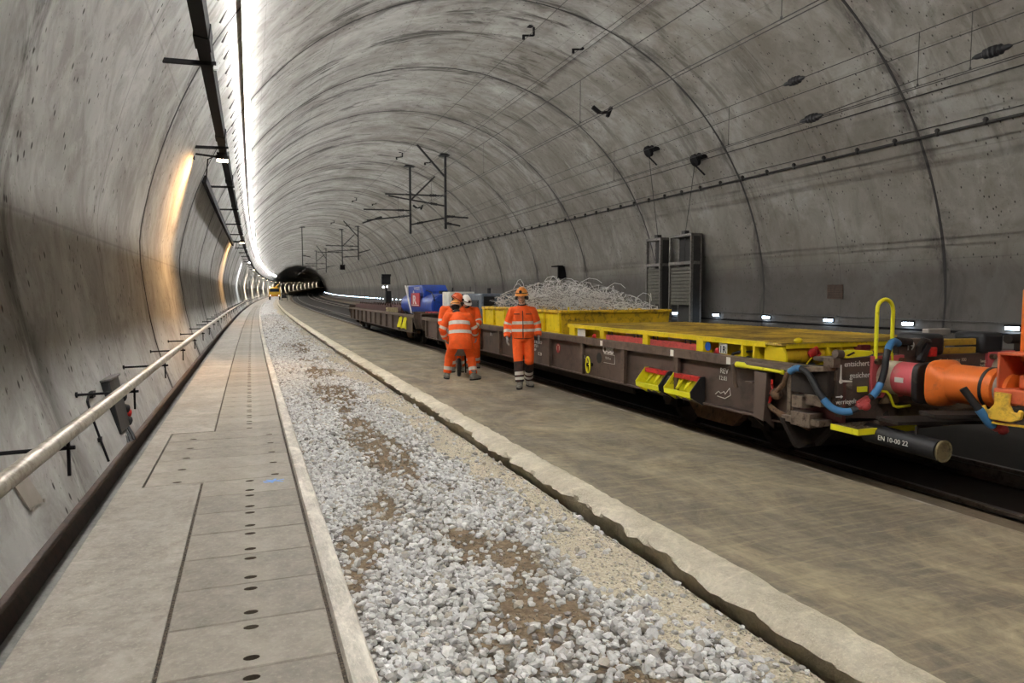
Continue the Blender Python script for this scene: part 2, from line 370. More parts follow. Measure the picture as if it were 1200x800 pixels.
# ---- trench cover slabs
def cover(u0, u1, ln, holes, name='trench_cover'):
    bm = bmesh.new(); th = .09
    loops = []
    def loop(pts, z): return [bm.verts.new((x, y, z)) for x, y in pts]
    e = .006
    outer = [(u0, 0), (u1, 0), (u1, ln), (u0, ln)]
    inner = [(u0 + e, e), (u1 - e, e), (u1 - e, ln - e), (u0 + e, ln - e)]
    top = loop(inner, 0); mid = loop(outer, -e); bot = loop(outer, -th)
    edges = []
    for i in range(4):
        edges.append(bm.edges.new((top[i], top[(i + 1) % 4])))
        bm.faces.new((mid[i], mid[(i + 1) % 4], top[(i + 1) % 4], top[i])); bm.faces.new((bot[i], bot[(i + 1) % 4], mid[(i + 1) % 4], mid[i]))
    bm.faces.new(bot[::-1])
    for cx, cy in holes:
        el = [(cx + .037 * math.cos(2 * PI * j / 14), cy + .024 * math.sin(2 * PI * j / 14)) for j in range(14)]
        a = loop(el, 0); b = loop(el, -.05)
        for j in range(14):
            edges.append(bm.edges.new((a[j], a[(j + 1) % 14]))); f = bm.faces.new((a[j], b[j], b[(j + 1) % 14], a[(j + 1) % 14])); f.material_index = 1
        f = bm.faces.new(b); f.material_index = 1
    bmesh.ops.triangle_fill(bm, use_beauty=True, edges=edges)
    bmesh.ops.recalc_face_normals(bm, faces=bm.faces)
    me = bpy.data.meshes.new(name); bm.to_mesh(me); bm.free(); me.materials.append(MSLAB); me.materials.append(M('hole_dirt', lin(84, 74, 62), .9)); return me
PITCH = .4915; G = .006
me_small = cover(-.405, .352, PITCH - G, [(-.02, .085), (-.02, PITCH - G - .085)])
me_wide = cover(-.875, .352, PITCH - G, [(-.62, .07), (.2, .07)])
first = None; firstw = None
for k in range(-12, 190):
    s = 6.68 + PITCH * k
    if s < 1.2: continue
    wide = 0 <= k < 5
    src = firstw if wide else first
    if src is None:
        o = bpy.data.objects.new('trench_cover', me_wide if wide else me_small); COL.objects.link(o)
        if wide: firstw = o
        else: first = o
        if wide: tag(o, 'wide concrete trench cover spanning the walkway, in the run beside the black socket box', 'concrete cover', 'wide trench covers')
        else: tag(o, 'small concrete trench cover with two lifting holes, in the walkway row beside the kerb', 'concrete cover', 'small trench covers')
    else:
        o = src.copy(); COL.objects.link(o)
    o.location = W(0, s, random.uniform(-.002, .001)); o.rotation_euler = (0, 0, hd(s))
# rest of the row, too far off to tell covers apart
tag(sweep('floor', [(-.41, -.16), (-.41, -.002), (.365, -.002), (.365, -.16)], 6.68 + PITCH * 190, S1, MWALK, 5, 8, uv=True), 'far stretch of the walkway', kind='structure')
# sprayed blue mark on a cover
mb = MB()
for p, q in (((.10, 6.46), (.27, 6.53)), ((.12, 6.55), (.26, 6.45)), ((.16, 6.44), (.20, 6.57)), ((.09, 6.50), (.16, 6.505))):
    a, b = W(*p, .0022), W(*q, .0022); d = (b - a).normalized(); n = Vector((-d.y, d.x, 0)) * .012
    mb.add([a - n, b - n, b + n, a + n], [(0, 1, 2, 3)])
tag(mb.build('paint_mark', M('blue_spray', lin(110, 150, 215), .7, var=.3)), 'blue sprayed survey mark on a cover near the kerb', 'paint mark')

# ---- ballast bed
from mathutils import noise as mn
def soil(u, s):
    n = mn.noise(Vector((u * 1.6, s * .55, 3.1))) * .55 + mn.noise(Vector((u * 4.5, s * 2.2, 8.7))) * .3 + mn.noise(Vector((u * 11, s * 7, 1.7))) * .15
    ridge = math.exp(-((u - 1.42 - .1 * math.sin(s * .6)) / .34) ** 2)
    b = 0.0
    for us, ss, wu, ws, k in ((1.42, 12.6, .40, 1.5, 1.25), (1.55, 15.8, .55, 1.1, 1.0), (1.45, 24, .30, 4.5, 1.0), (1.36, 9.2, .22, 1.6, .8), (1.36, 7.6, .26, 1.0, 1.15), (1.30, 6.6, .28, .8, .8),
                              (1.28, 4.9, .2, .5, .7), (1.50, 4.35, .3, .35, .75), (1.2, 3.35, .32, .3, .85), (.95, 2.9, .3, .3, .9), (1.65, 2.6, .3, .3, .9), (.62, 5.0, .12, .5, .55), (1.6, 3.5, .2, .3, .6), (1.5, 40, .25, 8, .7)):
        b += k * math.exp(-((u - us) / wu) ** 2 - ((s - ss) / ws) ** 2)
    b = max(0, min(1, b * .95 + n * 1.7 - .12 + .2 * ridge))
    d = max(0, min(1, (u - 1.80 + n * .75) / .3))
    return b * (1 - .7 * d), d, n
def bed_z(u, s, n):
    z = -.10 + .035 * n + .03 * math.exp(-((u - 1.45) / .5) ** 2)
    z -= .075 * max(0, min(1, (u - 2.40) / .1))
    z += .05 * max(0, (u - 1.95)) * (1 if u < 2.3 else .3)
    return z
us = [.47 + 2.05 * i / 46 for i in range(47)]
ss = [S0]; st = S0
while st < 420:
    st += 2.0 if st < 0 else .055 if st < 16 else .25 if st < 50 else 3.0
    ss.append(st)
vs = []; colr = []; 
for s in ss:
    for u in us:
        b, d, n = soil(u, s); fz = mn.noise(Vector((u * 26, s * 26, 0))) * .007 if s < 16 else 0
        vs.append(tuple(W(u, s, bed_z(u, s, n) + fz))); colr.append((b, d, max(0, min(1, (s - 45) / 20)), 1))
k = len(us); fs = [(i * k + j, i * k + j + 1, (i + 1) * k + j + 1, (i + 1) * k + j) for i in range(len(ss) - 1) for j in range(k - 1)]
me = bpy.data.meshes.new('ballast_bed'); me.from_pydata(vs, [], fs)
me.color_attributes.new('soil', 'FLOAT_COLOR', 'POINT').data.foreach_set('color', np.array(colr).ravel())
me.polygons.foreach_set('use_smooth', [True] * len(fs))
t = NT('ballast_soil'); at_ = t.n('ShaderNodeAttribute', attribute_name='soil'); sp = t.n('ShaderNodeSeparateColor'); t.l(at_.outputs['Color'], sp.inputs[0])
v = t.coord('Object')
cell = t.n('ShaderNodeTexVoronoi'); t.l(v, cell.inputs['Vector']); cell.inputs['Scale'].default_value = 24
g = t.ramp(cell.outputs['Color'], [(.1, lin(84, 78, 70)), (.45, lin(140, 136, 130)), (.8, lin(188, 186, 181))])
g = t.mix(t.ramp(cell.outputs['Distance'], [(.32, 0), (.55, .75)]), g, lin(62, 54, 46))
g = t.mix(sp.outputs[2], g, t.mix(t.ramp(t.noise(v, 9, 5, .8), [(.35, 0), (.6, 1)]), lin(120, 112, 102), lin(214, 212, 208)))
f1 = t.noise(v, 38, 4, .7)
br = t.mix(t.ramp(f1, [(.35, 0), (.65, 1)]), lin(92, 78, 62), lin(134, 116, 93))
du = t.mix(t.ramp(t.noise(v, 60, 5, .75), [(.35, 0), (.65, 1)]), lin(164, 153, 132), lin(212, 202, 180))
fn = t.noise(v, 17, 4, .7)
bm_ = t.math('ADD', sp.outputs[0], t.math('MULTIPLY', t.math('SUBTRACT', fn, .5), 1.1), clamp=True)
c = t.mix(t.ramp(bm_, [(.28, 0), (.5, 1)]), g, br)
dm = t.math('ADD', sp.outputs[1], t.math('MULTIPLY', t.math('SUBTRACT', fn, .5), .9), clamp=True)
c = t.mix(t.ramp(dm, [(.3, 0), (.6, 1)]), c, du)
t.setc(c); t.rough(.92); t.b.inputs['Specular IOR Level'].default_value = .2
t.bump(t.math('SUBTRACT', t.math('MULTIPLY', f1, .5), cell.outputs['Distance']), .6, .02)
me.materials.append(t.m); o = bpy.data.objects.new('ballast_bed', me); COL.objects.link(o)
tag(o, 'bed of white gravel with brown earth patches between the two kerbs', 'gravel bed', kind='stuff')

# ---- loose stones
phi = (1 + 5 ** .5) / 2
ico = np.array([(-1, phi, 0), (1, phi, 0), (-1, -phi, 0), (1, -phi, 0), (0, -1, phi), (0, 1, phi), (0, -1, -phi), (0, 1, -phi), (phi, 0, -1), (phi, 0, 1), (-phi, 0, -1), (-phi, 0, 1)]); ico /= np.linalg.norm(ico[0])
icf = np.array([(0, 11, 5), (0, 5, 1), (0, 1, 7), (0, 7, 10), (0, 10, 11), (1, 5, 9), (5, 11, 4), (11, 10, 2), (10, 7, 6), (7, 1, 8), (3, 9, 4), (3, 4, 2), (3, 2, 6), (3, 6, 8), (3, 8, 9), (4, 9, 5), (2, 4, 11), (6, 2, 10), (8, 6, 7), (9, 8, 1)])
pos, rad, cc = [], [], []
def stones(s0, s1, dens, r0, r1):
    for _ in range(int(dens * 2.0 * (s1 - s0))):
        s = random.uniform(s0, s1); u = random.uniform(.5, 2.44); b, d, n = soil(u, s)
        keep = 1 - .9 * min(1, b * 1.35) - .95 * d
        small = False
        if random.random() > keep:
            if random.random() > (.42 if d < .4 else .8): continue
            small = True
        r = random.uniform(r0, r1) * (1 if random.random() < .85 else 1.35)
        if small: r *= random.uniform(.22, .48)
        z = bed_z(u, s, n) + r * random.uniform(.05, .5)
        if u < .55: z -= .01
        pos.append(tuple(W(u, s, z))); rad.append(r)
        q = random.random()
        if small and d > .4: w = random.uniform(.42, .66); cc.append((w, w * .93, w * .78))
        elif small: w = random.uniform(.16, .34); cc.append((w * 1.1, w * .92, w * .72))
        elif q < .12: w = random.uniform(.24, .4); cc.append((w, w * .96, w * .9))
        elif q < .2: w = random.uniform(.35, .5); cc.append((w * 1.05, w * .95, w * .8))
        else: w = random.uniform(.48, .76); cc.append((w, w * .99, w * random.uniform(.94, .98)))
stones(1.5, 7, 1450, .013, .030); stones(7, 16, 1000, .016, .032); stones(16, 34, 480, .022, .042); stones(34, 60, 220, .03, .055)
N = len(pos); P = np.array(pos); R = np.array(rad)
q = rng.normal(size=(N, 4)); q /= np.linalg.norm(q, axis=1)[:, None]; w_, x_, y_, z_ = q.T
rot = np.stack([1 - 2 * (y_ * y_ + z_ * z_), 2 * (x_ * y_ - z_ * w_), 2 * (x_ * z_ + y_ * w_), 2 * (x_ * y_ + z_ * w_), 1 - 2 * (x_ * x_ + z_ * z_), 2 * (y_ * z_ - x_ * w_), 2 * (x_ * z_ - y_ * w_), 2 * (y_ * z_ + x_ * w_), 1 - 2 * (x_ * x_ + y_ * y_)], 1).reshape(N, 3, 3)
V = ico[None] * rng.uniform(.62, 1.28, (N, 12, 1)) * rng.uniform(.62, 1.2, (N, 1, 3)) * R[:, None, None]
V = np.einsum('nij,nkj->nki', rot, V); V[:, :, 2] *= .8; V += P[:, None]
F = (icf[None] + (np.arange(N) * 12)[:, None, None]).reshape(-1, 3)
me = bpy.data.meshes.new('gravel_stones'); me.vertices.add(N * 12); me.vertices.foreach_set('co', V.ravel())
me.loops.add(len(F) * 3); me.loops.foreach_set('vertex_index', F.ravel().astype(np.int32)); me.polygons.add(len(F))
me.polygons.foreach_set('loop_start', np.arange(0, len(F) * 3, 3, dtype=np.int32)); me.polygons.foreach_set('use_smooth', np.zeros(len(F), bool)); me.update(calc_edges=True)
ca = np.repeat(np.c_[np.array(cc), np.ones(N)], 12, 0); me.color_attributes.new('tone', 'FLOAT_COLOR', 'POINT').data.foreach_set('color', ca.ravel())
t = NT('gravel_stone'); c = t.attr('tone', 'Color'); v = t.coord('Object')
c = t.mix(t.ramp(t.noise(v, 30, 4, .7), [(.45, 0), (.7, .4)]), c, lin(150, 138, 120)); t.setc(c); t.rough(.88); t.b.inputs['Specular IOR Level'].default_value = .25
me.materials.append(t.m); o = bpy.data.objects.new('gravel_stones', me); COL.objects.link(o)
tag(o, 'loose white and grey gravel stones lying in the trench', 'gravel', kind='stuff')

# ---- rails
MRAIL = M('rail_steel', lin(92, 82, 72), .38, .6, dirt=lin(60, 46, 36), var=.2)
RP = [(-.075, 0), (-.075, .012), (-.012, .035), (-.012, .125), (-.036, .138), (-.036, .165), (-.028, .175), (.028, .175), (.036, .165), (.036, .138), (.012, .125), (.012, .035), (.075, .012), (.075, 0)]
for u, lb in ((5.783, 'near rail of the track under the brown wagons'), (7.218, 'far rail of the track under the brown wagons'), (10.78, 'left rail of the empty track behind the wagons'), (12.215, 'right rail of the empty track along the right wall side')):
    tag(sweep('rail', [(u + x, -.278 + z) for x, z in RP], S0, 500, MRAIL, 2, 5), lb, 'rail')
# ================================================================== TRAIN
BROWN = M('wagon_brown', lin(88, 73, 64), .55, .1, dirt=lin(60, 51, 45), var=.2, scale=1.6, amt=.45)
BROWN2 = M('wagon_brown_dusty', lin(98, 82, 71), .65, .05, dirt=lin(70, 59, 51), var=.25, scale=3)
UNDER = M('underframe_grime', lin(44, 36, 31), .8, .2, dirt=lin(26, 22, 19), var=.35, scale=4)
STEEL = M('worn_steel', lin(128, 114, 100), .5, .5, dirt=lin(70, 58, 48), var=.3, scale=7)
RUST = M('rusty_iron', lin(110, 84, 62), .8, .2, dirt=lin(58, 44, 36), var=.35, scale=6)
YEL = M('yellow_paint', lin(236, 208, 28), .45, 0, dirt=lin(120, 98, 30), var=.15, scale=5, amt=.12)
YELN = M('yellow_green_paint', lin(232, 226, 40), .4, 0, dirt=lin(140, 124, 40), var=.12, scale=5, amt=.1)
YELW = M('yellow_worn', lin(226, 184, 40), .6, 0, dirt=lin(92, 74, 40), var=.3, scale=3.2, amt=.42)
BLACK = M('black_rubber', lin(26, 26, 28), .55, 0, var=.3)
BLKP = M('black_paint', lin(38, 36, 36), .5, .1, dirt=lin(70, 62, 52), var=.3, amt=.2)
REDP = M('red_paint', lin(196, 40, 34), .5, 0, dirt=lin(120, 34, 30), var=.2)
PINK = M('faded_red', lin(202, 88, 94), .5, 0, dirt=lin(180, 120, 112), var=.18, scale=5, amt=.2)
CREAM = M('grimy_white', lin(206, 196, 172), .55, 0, dirt=lin(150, 132, 104), var=.15, scale=6, amt=.3)
WHT = M('white_lettering', lin(226, 222, 214), .6, 0, var=.1, bump=0)
BLUEH = M('blue_sleeve', lin(62, 118, 166), .45, 0, var=.15)
ORG = M('orange_paint', lin(232, 118, 46), .42, .05, dirt=lin(176, 92, 52), var=.14, scale=3, amt=.22)
SALM = M('faded_orange_red', lin(214, 104, 66), .5, 0, dirt=lin(150, 76, 54), var=.2, scale=4, amt=.2)
AMB = M('amber_yellow', lin(240, 196, 70), .5, 0, dirt=lin(190, 150, 60), var=.12)
TIMB = M('weathered_timber', lin(152, 130, 100), .85, 0, dirt=lin(96, 80, 62), var=.3, scale=8)
ZW = -.1
def base_wagon(root):
    L = 8.5; E = 7.95
    for sx, nm in ((-1, 'side_sill'), (1, 'side_sill')):
        x = 1.30 * sx; mb = MB()
        belly = [(-E, .47), (-5.2, .44), (-4.9, .43), (4.9, .43), (5.2, .44), (E, .47), (E, 1.0), (-E, 1.0)]
        mb.prism([(x - .012, y, z) for y, z in belly], (.024, 0, 0))
        mb.box(min(x - .05 * sx, x + .085 * sx), max(x - .05 * sx, x + .085 * sx), -L, E + .3, .955, 1.055, 1)     # top flange
        mb.box(min(x - .09 * sx, x + .05 * sx), max(x - .09 * sx, x + .05 * sx), -E, E, .425, .45, 0)
        if sx > 0:
            for k in range(11): mb.box(x, x + .075, -7.1 + 1.37 * k, -7.08 + 1.37 * k, .45, .955)
        mb.build(nm, [BROWN, BROWN2], root, bevel=.004)
    # dark skirt hanging between the bogies
    mb = MB(); mb.prism([(-1.27, -4.6, .43), (-1.27, 4.6, .43), (-1.12, 4.0, .27), (-1.12, -4.4, .27)], (.03, 0, 0)); mb.prism([(1.24, -4.6, .43), (1.24, 4.6, .43), (1.09, 4.0, .27), (1.09, -4.4, .27)], (.03, 0, 0))
    mb.box(-1.1, 1.1, -4.2, 4.0, .27, .3); mb.build('skirt', UNDER, root)
    mb = MB(); mb.box(-1.285, 1.285, -E, E, .84, .9); mb.box(-.35, .35, -E - .4, E + .4, .4, .84); mb.build('deck', UNDER, root)
    for k in range(11):                                                  # tapered stiffening ribs on the platform side
        y = -5.87 + 1.365 * k
        mb = MB(); mb.prism([(-1.312, y - .011, .45), (-1.312, y - .011, .955), (-1.375, y - .011, .955), (-1.36, y - .011, .45)], (0, .022, 0)); mb.box(-1.384, -1.362, y - .045, y + .045, .47, .955)
        mb.build('side_rib', BROWN2, root)
    for sy in (-1, 1):
        mb = MB(); y = sy * L
        ya, yb = sorted((y, y - sy * .09))
        mb.prism([(-1.37, ya, 1.15), (-1.37, ya, .83), (-1.30, ya, .60), (-.72, ya, .56), (.72, ya, .56), (1.30, ya, .60), (1.37, ya, .83), (1.37, ya, 1.15)], (0, .09, 0))
        yc, yd = sorted((y - sy * .09, y - sy * .55))
        mb.box(-1.05, 1.05, yc, yd, .62, 1.0, 1); mb.box(-1.38, 1.38, min(y - sy * .3, y), max(y - sy * .3, y), 1.12, 1.16)
        mb.build('headstock', [BROWN, UNDER], root, bevel=.006)
        for sx in (-1, 1):
            p = Vector((.78 * sx, y, .975)); d = Vector((0, sy, 0))
            mb = MB(); mb.box(p.x - .20, p.x + .20, min(y, y + sy * .03), max(y, y + sy * .03), .775, 1.175, 0)
            mb.lathe([(.150, .03), (.158, .05), (.158, .19)], p, d, 24, 1); mb.lathe([(.158, .19), (.158, .40), (.150, .43)], p, d, 24, 0)
            for bx in (-.155, .155):
                for bz in (-.15, .15): mb.cyl(p + Vector((bx, sy * .03, bz)), p + Vector((bx, sy * .075, bz)), .028, 8, m=2)
            b = mb.build('buffer', [PINK, CREAM, RUST], root)
            if sy < 0 and sx < 0: mb = MB(); mb.box(p.x - .1595, p.x - .155, y - .33, y - .24, p.z - .02, p.z + .025); mb.build('buffer_label', WHT, b)
            mb = MB(); n = 28; pts = []
            for j in range(n):
                a = 2 * PI * j / n; ca, sa = math.cos(a), math.sin(a)
                pts.append((p.x + .185 * math.copysign(abs(ca) ** .45, ca), y + sy * .43, p.z - .01 + .185 * math.copysign(abs(sa) ** .45, sa)))
            mb.prism(pts, (0, sy * .055, 0)); mb.build('buffer_plate', BLKP, b, bevel=.01)
    for yb in (-6.25, 6.25):
        mb = MB()
        for sx in (-1, 1):
            x = 1.0 * sx
            mb.prism([(x - .05, yb - 1.35, .40), (x - .05, yb - .55, .34), (x - .05, yb - .35, .17), (x - .05, yb + .35, .17), (x - .05, yb + .55, .34), (x - .05, yb + 1.35, .40), (x - .05, yb + 1.35, .48), (x - .05, yb - 1.35, .48)], (.1, 0, 0))
            for dy in (-.9, .9):
                mb.box(x - .1, x + .1, yb + dy - .15, yb + dy + .15, .24, .5, 1); mb.cyl((x + .10 * sx, yb + dy, .36), (x + .16 * sx, yb + dy, .36), .1, 12, m=1)
                for q in (-.24, .24): mb.cyl((x, yb + dy + q, .30), (x, yb + dy + q, .48), .06, 10, m=1)
        mb.box(-1.0, 1.0, yb - .25, yb + .25, .2, .42)
        bo = mb.build('bogie', [RUST, UNDER], root)
        for dy in (-.9, .9):
            mb = MB(); mb.cyl((-1.0, yb + dy, .36), (1.0, yb + dy, .36), .07, 12)
            for sx in (-1, 1): mb.lathe([(.30, -.065), (.385, -.06), (.385, -.035), (.362, -.03), (.358, .065), (.30, .065), (.26, .03), (.12, .04), (.1, .09)], (.7175 * sx + .05 * sx, yb + dy, .36), (sx, 0, 0), 32)
            mb.build('wheelset', UNDER, bo)
def place_wagon(name, lab, s): return at(name, lab, 'flat wagon', 6.5, s, ZW)
w1 = place_wagon('flat_wagon', 'long brown low-sided flat wagon nearest the camera, carrying yellow loads', 13.5)
base_wagon(w1)
w2 = copy_tree(w1); w2.location = W(6.5, 31.5, ZW); w2.rotation_euler = (0, 0, hd(31.5))
w2['label'] = 'brown flat wagon farther up the tunnel, under the blue tank'
def P1(u, s, z): return Vector((u - 6.5, s - 13.5, z - ZW))       # tunnel coordinates -> wagon coordinates
def step_scoop(root, sa, sb, split):
    """yellow folding corner step: two cheeks, tread bar, braces, red back"""
    X0, X1 = -1.322, -1.53
    ya, yb = sa - 13.5, sb - 13.5
    r = None
    zt, zf, zb = .76, .58, .415
    cheek = lambda y: [(X0, y, zt), (X0 - .06, y, zt), (X1, y, zf), (X1 + .01, y, zf - .07), (X0 - .03, y, zb), (X0, y, zb)]
    mb = MB(); mb.prism(cheek(ya), (0, .014, 0)); mb.box(X0 - .012, X0, ya, yb, .43, zt - .05); mb.bar((X1 + .03, ya, zf - .045), (X1 + .03, yb, zf - .045), .05, .055)
    for k in (.3, .62):
        y = ya + (yb - ya) * k; mb.bar((X0 - .01, y, zt - .06), (X1 + .04, y - .05, zf), .02, .03); mb.bar((X0 - .01, y + .09, zt - .06), (X1 + .04, y - .05, zf), .015, .02)
        mb.bar((X1 + .04, y, zf - .06), (X0 - .02, y + .04, zb + .03), .02, .02)
    st = mb.build('corner_step', YELN, root)
    mb = MB(); mb.prism(cheek(yb), (0, -.014, 0)); mb.build('step_cheek', BLKP, st)
    mb = MB(); mb.box(X0 - .075, X0 - .014, min(ya, yb) + .016, max(ya, yb) - .016, zt - .062, zt - .004); mb.build('red_back_plate', REDP, st)
for a, b in ((8.36, 7.80), (7.66, 7.10)): step_scoop(w1, a, b, None)
mb = MB(); mb.prism([(-1.322, -5.70, .70), (-1.40, -5.70, .70), (-1.46, -5.70, .60), (-1.322, -5.70, .60)], (0, -.14, 0)); mb.build('step_box', BLKP, w1, bevel=.006)
for a, b in ((25.3, 24.7), (24.5, 23.9)):
    X0, X1 = -1.322, -1.5; ya, yb = a - 31.5, b - 31.5; mb = MB(); mb.prism([(X0, ya, .95), (X0 - .05, ya, .95), (X1, ya, .62), (X0, ya, .5)], (0, .02, 0)); mb.bar((X0 - .03, ya, .92), (X1, yb + .3, .58), .12, .03); mb.build('corner_step', YELN, w2)
# --- handwheel
c = P1(5.16, 10.08, .53); mb = MB()
hw = MB(); ring_ = [c + Vector((-.06 + .03 * math.cos(a), .125 * math.cos(a), .125 * math.sin(a))) for a in [2 * PI * j / 24 for j in range(24)]]
hw.tube(ring_, .0135, 8, closed=True)
for j in (3, 11, 19): hw.cyl(ring_[j], c + Vector((-.06, 0, 0)), .009, 6)
hwo = hw.build('handbrake_wheel', YELN, w1)
mb = MB(); mb.cyl(c + Vector((.02, 0, 0)), c + Vector((-.075, 0, 0)), .03, 10); mb.build('spindle', BLACK, hwo)
mb = MB(); mb.lathe([(.085, 0), (.085, .014)], P1(5.199, 9.86, .655), (-1, 0, 0), 18); mb.build('access_hole', BLACK, w1)
# --- corner gear at the near end
mb = MB(); p = [P1(5.12, 6.43, .62), P1(5.10, 6.43, .66), P1(5.08, 6.43, .88), P1(5.08, 6.36, .905), P1(5.08, 5.55, .905)]
mb.tube(p, .026, 10); mb.build('corner_rail', BROWN2, w1)
mb = MB(); mb.tube([P1(5.06, 6.35, .885), P1(5.06, 6.22, .885), P1(5.06, 6.18, .878), P1(5.06, 5.64, .873)], [.034, .034, .02, .018], 10); mb.cyl(P1(5.06, 5.66, .873), P1(5.06, 5.62, .873), .026, 10); mb.build('yellow_lever', YELN, w1)
mb = MB(); mb.prism([P1(5.2, 6.08, .84), P1(5.05, 6.05, .84), P1(5.02, 6.02, .36), P1(5.2, 6.08, .24)], (0, -.02, 0)); mb.prism([P1(5.05, 6.05, .84), P1(5.05, 5.86, .84), P1(5.0, 5.84, .34), P1(5.02, 6.02, .36)], (.02, 0, 0)); mb.prism([P1(5.2, 5.9, .84), P1(5.05, 5.88, .84), P1(5.02, 5.86, .36), P1(5.2, 5.9, .24)], (0, .02, 0))
mb.box(-1.45, -1.30, 6.2 - 13.5, 6.1 - 13.5, .8, .82); mb.build('corner_stake', BROWN, w1, bevel=.004)
mb = MB(); mb.box(-1.30, -1.26, 5.0 - 13.5, 5.9 - 13.5, .50, .96); mb.build('end_web', M('wine_brown', lin(104, 58, 54), .6, .05, dirt=lin(72, 48, 44), var=.2), w1)
mb = MB()
mb.bar(P1(5.08, 5.55, .42), P1(5.08, 5.55, .93), .035, .05); mb.bar(P1(5.1, 5.55, .90), P1(5.05, 5.02, .97), .14, .05); mb.bar(P1(5.1, 5.6, .42), P1(5.1, 5.1, .44), .16, .06); mb.box(-1.50, -1.33, 5.2 - 13.5, 5.45 - 13.5, .48, .62); mb.box(-1.48, -1.36, 5.08 - 13.5, 5.3 - 13.5, .70, .80)
mb.box(-1.52, -1.36, 5.28 - 13.5, 5.42 - 13.5, .66, .78); mb.cyl(P1(5.08, 5.12, .82), P1(5.3, 5.0, .80), .035, 10); mb.box(-1.45, -1.36, 4.98 - 13.5, 5.1 - 13.5, 1.08, 1.17); mb.build('corner_bracket', STEEL, w1, bevel=.006)
mb = MB(); mb.box(-1.46, -1.372, 5.03 - 13.5, 5.5 - 13.5, .80, 1.06); mb.build('latch_recess', UNDER, w1, bevel=.01)
mb = MB()
for q in (0, 1, 2, 3, 4): mb.tube([P1(5.1 + .02 * (q % 2), 5.88 - .01 * q, .52 + .05 * q), P1(5.13, 5.87, .56 + .05 * q)], .012, 6)
mb.cyl(P1(5.12, 5.90, .55), P1(5.12, 5.85, .60), .02, 8); mb.build('red_drain_valve', REDP, w1)
mb = MB(); mb.ball(P1(5.1, 5.77, .63), .055, .07, .06); mb.tube([P1(5.1, 5.8, .62), P1(5.08, 5.72, .68), P1(5.06, 5.62, .76), P1(5.06, 5.58, .86), P1(5.1, 5.54, .9)], .026, 8)
mb.tube([P1(5.12, 5.95, .52), P1(5.1, 5.8, .46), P1(5.08, 5.5, .40), P1(5.1, 5.3, .36)], .03, 8); mb.build('brake_pipe', RUST, w1)
# headstock upstand details
mb = MB(); mb.prism([P1(5.15, 4.97, 1.085), P1(5.17, 4.97, 1.13), P1(5.24, 4.97, 1.145), P1(5.52, 4.97, 1.125), P1(5.53, 4.97, 1.10), P1(5.47, 4.97, 1.078), P1(5.2, 4.97, 1.065)], (0, .05, 0)); lev = mb.build('locking_lever', YELN, w1, bevel=.006)
mb = MB(); mb.prism([P1(5.19, 4.966, 1.092), P1(5.28, 4.966, 1.125), P1(5.30, 4.966, 1.112), P1(5.22, 4.966, 1.085)], (0, .01, 0)); mb.build('lever_slot', BLACK, lev)
mb = MB(); mb.cyl(P1(5.09, 5.0, 1.11), P1(5.17, 5.0, 1.10), .04, 12); mb.cyl(P1(5.53, 5.0, 1.112), P1(5.58, 5.0, 1.112), .014, 8); mb.build('lever_shaft', BROWN2, w1)
pts = [P1(5.565, 4.98, 1.02)] + [P1(5.565 + .002, 4.98, z) for z in (1.2, 1.4, 1.5)] + [P1(5.565 + .1 - .1 * math.cos(a), 4.98 + .0, 1.51 + .1 * math.sin(a)) for a in [PI * j / 12 for j in range(1, 12)]] + [P1(5.768, 4.98, z) for z in (1.5, 1.4, 1.2, 1.02)]
mb = MB(); mb.tube(pts, .0185, 10); mb.build('grab_hoop', YELN, w1)
mb = MB(); mb.box(-.62, -.30, 5.0 - 13.5, 5.06 - 13.5, 1.15, 1.33); mb.build('number_plate', BROWN2, w1, bevel=.01)
for u0, u1 in ((6.17, 6.46), (6.98, 7.30)):
    mb = MB(); mb.box(u0 - 6.5, u1 - 6.5, 4.96 - 13.5, 5.3 - 13.5, 1.15, 1.37); mb.build('rubber_stop', BLACK, w1, bevel=.045)
mb = MB(); mb.box(.12, .44, 5.28 - 13.5, 5.36 - 13.5, 1.33, 1.40); mb.build('grey_cap', M('grey_cap', lin(140, 132, 124), .7), w1, bevel=.01)
mb = MB(); mb.cyl(P1(5.80, 4.96, 1.22), P1(5.98, 4.96, 1.2), .035, 10); mb.cyl(P1(5.79, 4.96, 1.22), P1(5.79, 4.96, 1.1), .03, 8); mb.tube([P1(6.02, 4.9, 1.06), P1(6.0, 4.88, 1.16), P1(6.06, 4.88, 1.22), P1(6.13, 4.88, 1.2)], .028, 8); mb.build('air_cock', UNDER, w1)
mb = MB(); mb.box(-.38, -.29, 4.85 - 13.5, 4.92 - 13.5, 1.16, 1.25); mb.build('cock_handle', REDP, w1, bevel=.008)
mb = MB(); mb.bar(P1(6.08, 4.86, 1.18), P1(6.0, 4.86, 1.02), .05, .06); mb.build('cock_body', BLACK, w1)
mb = MB()
for z in (1.155, 1.24): mb.box(-.03, .47, 5.02 - 13.5, 5.07 - 13.5, z + .005, z + .07)
mb.build('yellow_end_bar', M('dull_yellow', lin(176, 142, 48), .6, dirt=lin(110, 84, 40), amt=.3), w1, bevel=.006)
mb = MB(); mb.cyl(P1(7.33, 4.95, 1.2), P1(7.55, 4.95, 1.2), .05, 10); mb.box(1.0, 1.06, 4.9 - 13.5, 5.0 - 13.5, 1.15, 1.28); mb.build('far_air_cock', UNDER, w1)
